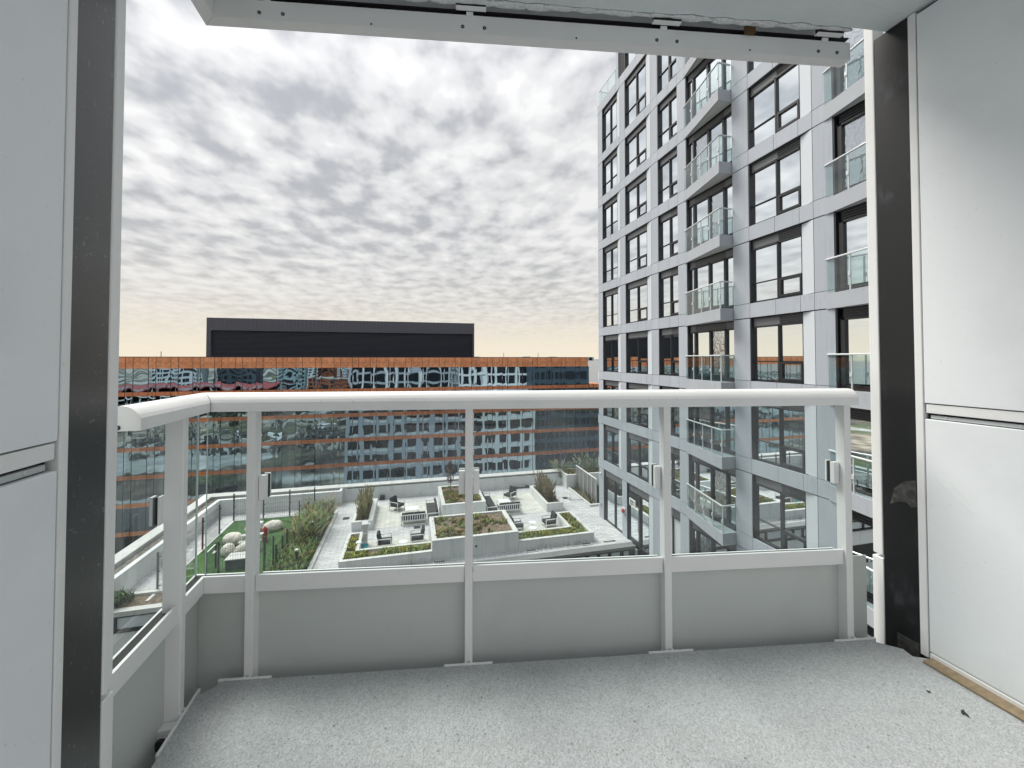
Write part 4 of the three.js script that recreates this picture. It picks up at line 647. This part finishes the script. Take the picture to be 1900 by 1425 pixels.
  const cm = new THREE.Mesh(blades(lf, 8), M.blade); cm.name = 'crown'; t.add(cm);
}

// ------------------------------------------------------------------ furniture on the deck
function copyOf(o, pos, turn, label) { const c = o.clone(); c.name = numbered(o.name.replace(/_\d+$/, '')); c.position.set(...pos); c.rotation.y = turn; c.userData = { ...o.userData, label }; scene.add(c); return c; }
{
  const ch = thing('armchair', 'white framed armchair with dark cushions at the front left, facing right to the round table', 'armchair', [-1.32, DY, -24.0], 0, 'white framed deck armchairs with dark cushions');
  for (const s of [-1, 1]) { const z0 = s * 0.36 - 0.022, z1 = s * 0.36 + 0.022; part('arm_frame', [rb(-0.38, 0.38, 0.575, 0.62, z0, z1, 0.012), rb(0.336, 0.38, 0.0, 0.6, z0, z1, 0.012), rb(-0.38, -0.336, 0.0, 0.6, z0, z1, 0.012), rb(-0.38, 0.38, 0.0, 0.044, z0, z1, 0.012)], M.white, ch); }
  part('cross_bar', [rb(0.29, 0.33, 0.22, 0.26, -0.35, 0.35, 0.01), rb(-0.36, -0.32, 0.22, 0.26, -0.35, 0.35, 0.01), rb(-0.42, -0.38, 0.5, 0.54, -0.35, 0.35, 0.01)], M.white, ch);
  part('seat_cushion', rb(-0.34, 0.40, 0.26, 0.44, -0.325, 0.325, 0.05, 3), M.cushion, ch);
  part('back_cushion', uvBox(new RoundedBoxGeometry(0.17, 0.50, 0.66, 3, 0.07).rotateZ(0.24).translate(-0.30, 0.64, 0)), M.cushion, ch);
  copyOf(ch, [0.49, DY, -24.12], Math.PI, 'white framed armchair with dark cushions beside the large central planter, facing left');
  copyOf(ch, [-0.82, DY, -29.75], -0.66, 'white framed armchair with dark cushions at the back left, near the left grass planter');
  copyOf(ch, [8.67, DY, -24.32], Math.PI + 0.05, 'white framed armchair with dark cushions at the front right, back to the L shaped planter');
  copyOf(ch, [6.5, DY, -24.32], 0.02, 'white framed armchair with dark cushions half hidden behind the right end of the central planter');
  copyOf(ch, [7.5, DY, -29.86], Math.PI + 0.62, 'white framed armchair with dark cushions at the back right near the far wall');

  // sofas: local x = width, back along +z
  const makeSofa = (W, name, label, pos, turn, rows) => {
    const s = thing(name, label, 'sofa', pos, turn, 'white slatted deck sofas'); const h = W / 2;
    part('frame', [rb(-h, h, 0.62, 0.665, 0.34, 0.385, 0.01), rb(-h, h, 0.27, 0.31, 0.34, 0.385, 0.01), rb(-h, h, 0, 0.045, 0.34, 0.385, 0.01), ...[-h, h - 0.045].flatMap((x) => [rb(x, x + 0.045, 0, 0.66, 0.34, 0.385, 0.01), rb(x, x + 0.045, 0, 0.62, -0.385, -0.34, 0.01), rb(x, x + 0.045, 0.575, 0.62, -0.385, 0.36, 0.01), rb(x, x + 0.045, 0, 0.045, -0.385, 0.36, 0.01)]), rb(-h, h, 0.22, 0.27, -0.385, -0.34, 0.01)], M.white, s);
    const n = Math.round(W / 0.15); for (let i = 1; i < n; i++) { const x = -h + W * i / n; part('slat', bx(x - 0.025, x + 0.025, 0.31, 0.62, 0.355, 0.375), M.white, s); }
    part('deck_board', bx(-h + 0.05, h - 0.05, 0.225, 0.26, -0.34, 0.34), M.white, s);
    const k = Math.max(1, Math.round(W / 0.8)); for (let i = 0; i < k; i++) { const a = -h + 0.06 + (W - 0.12) * i / k, b = -h + 0.06 + (W - 0.12) * (i + 1) / k; part('seat_cushion', rb(a + 0.004, b - 0.004, 0.265, 0.43, -0.37, 0.26, 0.045, 3), rows ? M.cushion2 : M.cushion, s); part('back_cushion', uvBox(new RoundedBoxGeometry(b - a - 0.01, 0.36, 0.15, 3, 0.06).rotateX(-0.18).translate((a + b) / 2, 0.58, 0.26)), M.cushion, s); }
    return s;
  };
  makeSofa(1.62, 'sofa', 'white slatted deck sofa with dark cushions on the left, its slatted back to the viewer', [0.31, DY, -27.14], 0);
  makeSofa(2.6, 'sofa', 'white deck sofa with dark cushions along the left side of the raised tree planter', [1.56, DY, -28.1], Math.PI / 2, true);
  makeSofa(1.6, 'sofa', 'white slatted deck sofa with dark cushions on the right, its slatted back to the viewer', [6.78, DY, -27.32], 0);
  makeSofa(2.9, 'sofa', 'white deck sofa with dark cushions along the right side of the raised tree planter', [5.52, DY, -28.35], -Math.PI / 2);
  const tb = thing('coffee_table', 'low square white coffee table in front of the left sofas', 'table', [0.21, DY, -28.79], 0, 'low white coffee tables');
  part('top', rb(-0.44, 0.44, 0.32, 0.36, -0.39, 0.39, 0.012), M.white, tb); for (const [x, z] of [[-1, -1], [1, -1], [-1, 1], [1, 1]]) part('leg', rb(x * 0.41 - 0.022, x * 0.41 + 0.022, 0, 0.32, z * 0.36 - 0.022, z * 0.36 + 0.022, 0.006), M.white, tb);
  copyOf(tb, [6.72, DY, -28.64], 0.06, 'low square white coffee table in front of the right sofas');
  const rt = thing('side_table', 'round white side table between the two front left armchairs', 'table', [-0.3, DY, -23.45], 0, 'round white side tables');
  part('top', cyl(0.245, 0.245, 0.025, 0, 0.43, 0, 28), M.white, rt); part('stem', cyl(0.03, 0.03, 0.42, 0, 0.02, 0), M.white, rt); part('base', cyl(0.18, 0.17, 0.02, 0, 0, 0, 24), M.white, rt);
  copyOf(rt, [7.52, DY, -24.2], 0, 'round white side table between the two front right armchairs');
  copyOf(rt, [7.29, DY, -23.42], 0, 'round white side table close against the rim of the near right L shaped planter');
  // pedestal, bin and bucket in the corner of the left planter
  const pd = thing('pedestal', 'tall pale grey metal pedestal with slanted head beside the near left planter', 'pedestal', [-2.42, DY, -24.55]);
  part('column', rb(-0.13, 0.13, 0, 1.05, -0.13, 0.13, 0.02), M.coping, pd); part('head', uvBox(new RoundedBoxGeometry(0.36, 0.26, 0.36, 3, 0.03).rotateX(0.25).translate(0, 1.17, 0)), M.aluGrey, pd); part('hood', uvBox(new RoundedBoxGeometry(0.16, 0.04, 0.3, 2, 0.015).rotateZ(-0.5).translate(0.2, 1.22, 0)), M.white, pd); part('tray', rb(-0.17, 0.17, 0.68, 0.76, -0.17, 0.17, 0.02), M.white, pd);
  const bn = thing('storage_bin', 'small white bin with dark open front in the corner of the near left planter', 'bin', [-2.62, DY, -23.75]);
  part('shell', [rb(-0.2, 0.1, 0, 0.58, -0.2, 0.2, 0.06, 3)], M.white, bn); part('opening', rb(0.1, 0.18, 0.1, 0.5, -0.16, 0.16, 0.02), std({ color: lin(0.10, 0.12, 0.18) }), bn);
  const bk = thing('bucket', 'turquoise bucket beside the small white bin', 'bucket', [-2.32, DY, -23.66]);
  part('pail', new THREE.LatheGeometry([[0.0, 0.0], [0.13, 0.0], [0.17, 0.4], [0.18, 0.4], [0.16, 0.38], [0.12, 0.03], [0, 0.03]].map(([a, b]) => new THREE.Vector2(a, b)), 22), std({ color: lin(0.06, 0.42, 0.47), roughness: 0.4 }), bk); part('handle', new THREE.TorusGeometry(0.17, 0.008, 6, 20, Math.PI).translate(0, 0.4, 0), M.white, bk);
  // drains, floodlights, vents
  const drainAt = [[-4.06, -28.93, 'dark square drain cover on the left walkway beside the wild grass'], [0.52, -26.29, 'dark square drain cover behind the front left armchairs'], [11.63, -29.0, 'dark square drain cover on the right walkway near the far corner']];
  drainAt.forEach(([x, z, l]) => { const d = thing('drain_cover', l, 'drain', [x, DY, z], 0, 'deck drain covers'); part('plate', rb(-0.2, 0.2, 0.001, 0.015, -0.2, 0.2, 0.004), M.dark, d); for (let i = 0; i < 4; i++) part('slot', bx(-0.15, 0.15, 0.0155, 0.018, -0.14 + i * 0.08, -0.11 + i * 0.08), M.gap, d); });
  const ventAt = [[1.57, 'pale deck drain grate at the foot of the central planter, left end'], [6.61, 'pale deck drain grate below the right end of the central planter'], [9.92, 'pale deck drain grate below the near right L shaped planter']];
  ventAt.forEach(([x, l]) => { const d = thing('drain_grate', l, 'drain', [x, DY, -21.5], 0, 'long deck drain grates'); part('frame', [rb(-0.32, 0.32, 0, 0.05, -0.14, -0.1, 0.006), rb(-0.32, 0.32, 0, 0.05, 0.1, 0.14, 0.006), rb(-0.32, -0.28, 0, 0.05, -0.1, 0.1, 0.006), rb(0.28, 0.32, 0, 0.05, -0.1, 0.1, 0.006)], M.concTop, d); part('grate', [0, 1, 2, 3, 4].map((i) => bx(-0.26 + i * 0.11, -0.19 + i * 0.11, 0.01, 0.03, -0.1, 0.1)), M.dark, d); });
  const fl = thing('floodlight', 'small black floodlight on the deck at the foot of the far wall', 'lamp', [-1.95, DY, -32.1]);
  part('housing', rb(-0.17, 0.17, 0.08, 0.34, -0.08, 0.08, 0.02), M.dark, fl); part('stand', [rb(-0.2, 0.2, 0, 0.03, -0.12, 0.12, 0.008), rb(-0.2, -0.18, 0, 0.24, -0.02, 0.02, 0.005), rb(0.18, 0.2, 0, 0.24, -0.02, 0.02, 0.005)], M.dark, fl);
  const bg = thing('debris', 'dark tarpaulin bundle lying at the foot of the far wall on the right', 'bundle', [8.9, DY, -32.12]);
  part('bundle', [[-0.75, 0.05, 0.3], [-0.3, 0.06, 0.28], [0.15, 0.05, 0.3], [0.6, 0.12, 0.2]].map(([x, h, w]) => new THREE.IcosahedronGeometry(1, 2).scale(w, h, 0.14).translate(x, h * 0.7, 0)), M.dark, bg);
  const hs = []; for (let i = 0; i <= 18; i++) { const a = -0.6 + i / 18 * 4.9; hs.push([0.55 * Math.cos(a), 0.03 + 0.28 * Math.max(0, Math.sin(a)) * 0.4, 0.5 * Math.sin(a)]); }
  const ho = single('garden_hose', uvBox(tube(hs, 0.018, 6, 60)).translate(12.35, DY, -28.5), M.dark, 'loop of thin dark hose beside the kerbed bed by the screen', 'hose');
  const pv = thing('planter_spout', 'small dark round drain hole in the front of the large central planter', 'drain', [3.56, H(0.5), -21.775]); part('pipe', cyl(0.06, 0.06, 0.05, 0, -0.02, 0, 16).rotateX(Math.PI / 2), M.dark, pv);
  const tk = single('twig', uvBox(tube([[0, 0.02, 0], [0.35, 0.05, 0.05], [0.75, 0.02, 0.02]], 0.025, 6)).translate(11.0, DY, -21.5), M.trunk, 'dark fallen stick on the deck near the front coping', 'stick');
}
// ------------------------------------------------------------------ perforated screen
{
  const s = thing('privacy_screen', 'perforated pale metal privacy screen standing in the bed by the tower corner', 'screen', [13.45, DY, -29.2]);
  const w = 3.9, n = 5, P = w / n; s.rotation.y = Math.PI / 2 - 0.03; s.updateMatrixWorld();
  const holes = tex(256, (u, v) => { const x = u * 14, y = v * 14, o = Math.floor(y) % 2 * 0.5; const a = ((x + o) % 1) - 0.5, b = (y % 1) - 0.5; return a * a + b * b < 0.075 + 0.05 * Math.sin(u * 6.28) ? 0 : 1; }, 0.75);
  const pm = std({ color: lin(0.24, 0.235, 0.23), alphaMap: holes, alphaTest: 0.5, side: THREE.DoubleSide, roughness: 0.5 });
  for (let i = 0; i < n; i++) part('perforated_panel', bx(-w / 2 + i * P + 0.02, -w / 2 + (i + 1) * P - 0.02, 0.1, 1.76, -0.01, 0.01), pm, s);
  for (let i = 0; i <= n; i++) part('post', bx(-w / 2 + i * P - 0.03, -w / 2 + i * P + 0.03, 0, 1.8, -0.045, -0.012), M.aluGrey, s);
  part('top_rail', rb(-w / 2 - 0.04, w / 2 + 0.04, 1.78, 1.84, -0.05, 0.03, 0.01), M.alu, s);
}
// ------------------------------------------------------------------ dog run: fence, boulders, hydrant, platforms, lights
{
  const wires = (L, h) => { const g = []; for (let x = 0.06; x < L; x += 0.11) g.push(bx(x - 0.004, x + 0.004, 0.06, h, -0.004, 0.004)); for (let y = 0.1; y < h; y += 0.3) g.push(bx(0, L, y - 0.004, y + 0.004, -0.008, -0.003)); return g; };
  const fence = (label, pts, h, gaps = []) => {
    const o = thing('wire_fence', label, 'fence', [pts[0][0], DY, pts[0][1]]);
    pts.forEach(([x, z], i) => {
      const dx = x - pts[0][0], dz = z - pts[0][1]; part('post', rb(dx - 0.035, dx + 0.035, 0, h, dz - 0.035, dz + 0.035, 0.006), M.wire, o);
      part('post_cap', rb(dx - 0.042, dx + 0.042, h, h + 0.015, dz - 0.042, dz + 0.042, 0.004), M.dark, o);
      part('clip', [0.3, 0.95, 1.6].filter((y) => y < h).map((y) => bx(dx - 0.02, dx + 0.12, y - 0.015, y + 0.015, dz - 0.02, dz + 0.045)), M.dark, o);
      if (i < pts.length - 1 && !gaps.includes(i)) { const L = Math.hypot(pts[i + 1][0] - x, pts[i + 1][1] - z), m = part('mesh_panel', wires(L, h - 0.05), M.wire, o); m.position.set(dx, 0, dz); m.rotation.y = Math.atan2(-(pts[i + 1][1] - z), pts[i + 1][0] - x); }
    });
  };
  fence('dark wire mesh fence with posts along the far side of the dog run', [[-11.13, -30.2], [-9.4, -30.2], [-7.82, -30.22], [-6.3, -30.35]], 1.8);
  fence('dark wire mesh fence with posts along the left side of the dog run', [[-11.13, -22.0], [-11.13, -24.05], [-11.13, -26.12], [-11.13, -28.16]], 1.8);
  fence('dark wire mesh fence with posts along the near side of the dog run', [[-10.95, -22.72], [-9.0, -22.72], [-7.0, -22.72], [-6.6, -22.72]], 1.75, [0]);
  fence('short dark fence between the dog run and the wild grass bed', [[-6.56, -23.0], [-6.57, -24.1], [-6.57, -24.95], [-6.45, -29.2], [-7.05, -29.5]], 1.2, [2, 3]);
  const gt = thing('gate', 'low grey mesh gate standing open at the near edge of the dog run', 'gate', [-9.55, DY, -23.8]);
  part('frame', [rb(-0.04, 0.04, 0, 1.3, -0.04, 0.04, 0.005), rb(-0.04, 0.04, 0, 1.3, 1.0, 1.08, 0.005), rb(-0.02, 0.02, 1.17, 1.2, 0, 1.04, 0.005), rb(-0.02, 0.02, 0.1, 0.13, 0, 1.04, 0.005)], M.wire, gt); part('mesh', [0, 1, 2, 3, 4, 5, 6, 7, 8].map((i) => bx(-0.004, 0.004, 0.13, 1.17, 0.1 + i * 0.1, 0.108 + i * 0.1)), M.wire, gt); part('latch', rb(-0.06, 0.06, 0.85, 0.89, 0.02, 0.3, 0.01), M.white, gt); part('top_bar', rb(-0.03, 0.03, 1.2, 1.225, 0.02, 1.02, 0.005), M.white, gt);
  // boulders
  const bl = [[-8.2, -28.1, 0.95, 0.62, 0.3, 'pale rounded boulder on the turf at the right, behind the red hydrant'], [-9.3, -28.3, 0.95, 0.6, 1.2, 'pale boulder farthest back on the turf left of the hydrant'], [-9.85, -26.7, 1.0, 0.62, -0.5, 'long pale boulder in the middle of the left turf'], [-9.55, -25.25, 0.75, 0.6, 2.0, 'left one of the touching pair of pale boulders near the gate'], [-8.75, -25.05, 0.78, 0.62, 0.9, 'right one of the touching pair of pale boulders near the gate']];
  bl.forEach(([x, z, w, h, a, l], i) => { const g = new THREE.IcosahedronGeometry(1, 5), p = g.attributes.position; for (let k = 0; k < p.count; k++) { const v = new THREE.Vector3(p.getX(k), p.getY(k), p.getZ(k)); const n = 0.82 + 0.32 * fbm(v.x * 1.4 + i * 7 + 9, v.y * 1.4 + v.z * 1.1 + 5, 4, 400 + i) + 0.06 * fbm(v.x * 6 + 40, v.y * 6 + v.z * 5 + 40, 2, 430 + i); p.setXYZ(k, v.x * n * w * 0.58, Math.max(-0.05, v.y * n * h * 0.62 + h * 0.35), v.z * n * w * 0.42); } g.computeVertexNormals(); const m = single('boulder', uvBox(g), M.stone, l, 'boulder', 'boulders in the dog run'); m.position.set(x, DY, z); m.rotation.y = a; });
  const hy = thing('toy_hydrant', 'red dog run hydrant standing on the turf', 'hydrant', [-8.17, DY, -26.55]);
  part('barrel', new THREE.LatheGeometry([[0, 0], [0.17, 0], [0.17, 0.05], [0.12, 0.07], [0.12, 0.55], [0.16, 0.57], [0.16, 0.62], [0.13, 0.72], [0.05, 0.8], [0.04, 0.86], [0, 0.86]].map(([a, b]) => new THREE.Vector2(a, b)), 20), M.red, hy); part('nozzle', [new THREE.CylinderGeometry(0.055, 0.06, 0.36, 12).rotateZ(Math.PI / 2).translate(0, 0.45, 0), new THREE.CylinderGeometry(0.06, 0.07, 0.14, 12).rotateX(Math.PI / 2).translate(0, 0.42, 0.14)], M.red, hy); part('cap', [new THREE.CylinderGeometry(0.065, 0.065, 0.03, 12).rotateZ(Math.PI / 2).translate(0.19, 0.45, 0), new THREE.CylinderGeometry(0.065, 0.065, 0.03, 12).rotateZ(Math.PI / 2).translate(-0.19, 0.45, 0)], std({ color: lin(0.6, 0.3, 0.3) }), hy);
  const pf = thing('training_platform', 'pale topped step platform with dark sides on the turf at the near edge', 'platform', [-8.4, DY, -23.7]); part('top', rb(-0.6, 0.6, 0.5, 0.55, -0.4, 0.4, 0.01), M.concTop, pf); part('body', rb(-0.55, 0.55, 0, 0.5, -0.35, 0.35, 0.01), std({ color: lin(0.035, 0.06, 0.085) }), pf);
  const tb = thing('bench', 'pale metal bench with two boards on a single post on the turf', 'bench', [-8.55, DY, -25.6]); part('board', rb(-0.55, 0.55, 0.72, 0.78, -0.3, -0.02, 0.01), M.coping, tb); part('board', rb(-0.55, 0.55, 0.50, 0.56, 0.06, 0.34, 0.01), M.coping, tb); part('post', rb(-0.06, 0.06, 0, 0.72, -0.06, 0.06, 0.01), M.aluGrey, tb);
  const wx = thing('white_box', 'white box on a post beside the farthest boulder on the turf', 'box', [-8.75, DY, -27.1]); part('box', rb(-0.3, 0.3, 0.6, 0.95, -0.15, 0.15, 0.02), M.white, wx); part('post', rb(-0.04, 0.04, 0, 0.6, -0.04, 0.04, 0.01), M.aluGrey, wx);
  const bo = thing('bollard_light', 'dark bollard light with pale cap in the wild grass, nearest one', 'lamp', [-5.55, DY, -22.76], 0, 'bollard lights in the grass bed');
  part('post', cyl(0.075, 0.075, 0.86, 0, 0, 0, 18), M.dark, bo); part('lens', cyl(0.07, 0.07, 0.06, 0, 0.86, 0, 18), M.aluGrey, bo); part('cap', cyl(0.09, 0.085, 0.03, 0, 0.92, 0, 18), M.white, bo);
  copyOf(bo, [-5.62, DY, -26.37], 0, 'dark bollard light with pale cap in the middle of the wild grass'); copyOf(bo, [-5.63, DY, -29.9], 0, 'dark bollard light with pale cap at the far end of the wild grass');
}
// ------------------------------------------------------------------ what stands behind the camera and shows in the glass
{
  const R = rng(909);
  const pk = thing('parking_structure', 'low concrete parking structure with a reddish upper deck, seen reflected in the glass office block', 'building', [-108, GY, 118]);
  for (let k = 0; k < 4; k++) part('slab', bx(-62, 38, 3.2 + k * 3.4, 3.7 + k * 3.4, -22, 22), k === 3 ? std({ color: lin(0.28, 0.06, 0.06), roughness: 0.8 }) : M.conc, pk);
  const pc = []; for (let i = 0; i < 14; i++) for (const z of [-21, 21]) pc.push(bx(-61 + i * 7.5, -60.3 + i * 7.5, 0, 13.4, z - 0.35, z + 0.35)); part('columns', pc, M.conc, pk); part('core', bx(-58, 34, 0, 13.2, -10, 18), M.gap, pk);
  const redb = []; for (let i = 0; i < 60; i++) redb.push(bx(-60 + i * 1.6, -59.2 + i * 1.6 + R() * 0.6, 13.9, 14.4 + R() * 0.9, -21.8, -20.6)); part('cars', redb, std({ color: lin(0.4, 0.34, 0.36) }), pk);
  const tower = (label, x, z, w, d, h, wallM, winW, gap) => {
    const o = thing('distant_building', label, 'building', [x, GY, z]); part('wall', bx(-w / 2, w / 2, 0, h, -d / 2, d / 2), wallM, o);
    const g = []; for (let y = 1.2; y < h - 2; y += 3.1) for (let q = -w / 2 + gap; q < w / 2 - winW; q += winW + gap) g.push(bx(q, q + winW, y, y + 1.9, -d / 2 - 0.06, -d / 2 - 0.01)); part('windows', g, std({ color: lin(0.025, 0.03, 0.035), roughness: 0.1 }), o); part('roof', bx(-w / 2 - 0.2, w / 2 + 0.2, h, h + 0.5, -d / 2 - 0.2, d / 2 + 0.2), M.roof, o);
  };
  const brick = std({ color: lin(0.30, 0.11, 0.06), roughness: 0.85 }), pale = std({ color: lin(0.55, 0.62, 0.66), roughness: 0.6 }), teal = std({ color: lin(0.30, 0.42, 0.46), roughness: 0.4 }), tan = std({ color: lin(0.34, 0.27, 0.20), roughness: 0.8 }), dk = std({ color: lin(0.07, 0.10, 0.13), roughness: 0.5 });
  tower('long orange brick apartment block reflected in the middle of the glass office block', -43, 152, 34, 16, 16, brick, 1.3, 1.1);
  tower('pale blue white tower reflected at the far left of the office block', -150, 190, 26, 20, 70, pale, 2.4, 1.2);
  tower('dark teal tower reflected beside the pale blue white tower', -118, 205, 22, 20, 80, dk, 2.6, 0.8);
  tower('second pale tower reflected left of the brick block', -88, 210, 20, 18, 74, teal, 2.2, 1.0);
  tower('narrow red brown tower reflected near the brick block', -66, 230, 14, 14, 60, brick, 1.6, 1.4);
  tower('low tan block reflected behind the brick apartments', -20, 260, 60, 20, 22, tan, 1.8, 1.4);
  tower('low white block reflected far behind the brick apartments', -70, 330, 120, 24, 26, pale, 2, 1.4);
  tower('low brown block reflected at the right behind the home tower', 60, 300, 80, 24, 30, tan, 2, 1.4);
  tower('dark glass tower reflected at the right end of the office block', 54, -4, 46, 52, 62, dk, 1.4, 0.5);
  const cl = []; const cR = rng(77); for (let i = 0; i < 420; i++) { const x = -150 + 135 * cR(), z = 6 + 95 * cR() * cR(), w = 0.6 + 3 * cR() * cR(), h = 0.4 + 1.8 * cR(), d = 0.6 + 2 * cR(), a = cR() * 3; cl.push(uvBox(new THREE.BoxGeometry(w, h, d).rotateY(a).translate(x, GY + h / 2, z))); }
  stuff(single('site_clutter', cl.slice(0, 260), std({ color: lin(0.07, 0.075, 0.08), roughness: 0.8 }), 'dark clutter and materials on the building site, reflected in the glass', 'clutter'));
  stuff(single('site_clutter', cl.slice(260), std({ color: lin(0.45, 0.44, 0.42), roughness: 0.8 }), 'pale clutter and stacked boards on the building site, reflected in the glass', 'clutter'));
  const tr = []; for (let i = 0; i < 900; i++) { const c = Math.floor(cR() * 40), x = -150 + hash2(c, 1, 4) * 150, z = 60 + hash2(c, 2, 4) * 60, a = cR() * 6.28, q = cR() * 3; tr.push(uvBox(new THREE.IcosahedronGeometry(0.9 + cR() * 0.9, 0).rotateX(cR() * 3).translate(x + Math.cos(a) * q, GY + 1.5 + 4 * cR(), z + Math.sin(a) * q))); }
  stuff(single('trees_behind', tr, std({ color: lin(0.035, 0.05, 0.025), roughness: 0.9 }), 'belt of dark trees beyond the building site, reflected in the glass', 'trees'));
  // vehicles and heaps of the building site
  const vans = [[-46, 28, 0.4], [-60, 34, 1.2], [-33, 46, 2.0]]; const vl = ['white van parked on the dirt site, reflected low in the left glass', 'white van parked farther on the dirt site, reflected in the left glass', 'white van parked by the dirt heap, reflected in the glass left of the home tower'];
  const v0 = thing('van', vl[0], 'van', [vans[0][0], GY, vans[0][1]], vans[0][2], 'white vans on the site');
  part('body', [rb(-2.7, 2.0, 0.4, 2.3, -1, 1, 0.25, 3), rb(1.6, 2.9, 0.4, 1.35, -0.98, 0.98, 0.2, 3)], M.white, v0); part('windscreen', rb(1.55, 2.05, 1.35, 2.05, -0.85, 0.85, 0.1), M.dark, v0); for (const [x, z] of [[-1.8, -1], [-1.8, 1], [1.9, -1], [1.9, 1]]) part('wheel', new THREE.CylinderGeometry(0.38, 0.38, 0.25, 16).rotateX(Math.PI / 2).translate(x, 0.38, z * 0.92), M.rubber, v0);
  for (let i = 1; i < 3; i++) copyOf(v0, [vans[i][0], GY, vans[i][1]], vans[i][2], vl[i]);
  const hp = []; for (let i = 0; i < 26; i++) { const g = new THREE.IcosahedronGeometry(1, 3), p = g.attributes.position, s = 2 + 4 * R(); for (let k = 0; k < p.count; k++) { const n = 0.8 + 0.45 * fbm(p.getX(k) * 2 + i + 9, p.getZ(k) * 2 + p.getY(k) + 9, 3, 500 + i); p.setXYZ(k, p.getX(k) * n * s, p.getY(k) * n * s * 0.3, p.getZ(k) * n * s); } g.computeVertexNormals(); hp.push(uvBox(g.translate(-90 + 80 * R(), GY, 18 + 60 * R()))); }
  stuff(single('dirt_heaps', hp, std({ map: dirt, color: lin(0.85, 0.8, 0.72), roughness: 0.95 }), 'grey brown dirt heaps of the building site, reflected in the glass', 'dirt'));
}

// ------------------------------------------------------------------ render
const renderer = new THREE.WebGLRenderer({ antialias: true });
renderer.toneMapping = THREE.LinearToneMapping;
renderer.toneMappingExposure = EXPOSURE;
renderer.shadowMap.enabled = true;
renderer.setSize(1024, 768);
renderer.render(scene, camera);
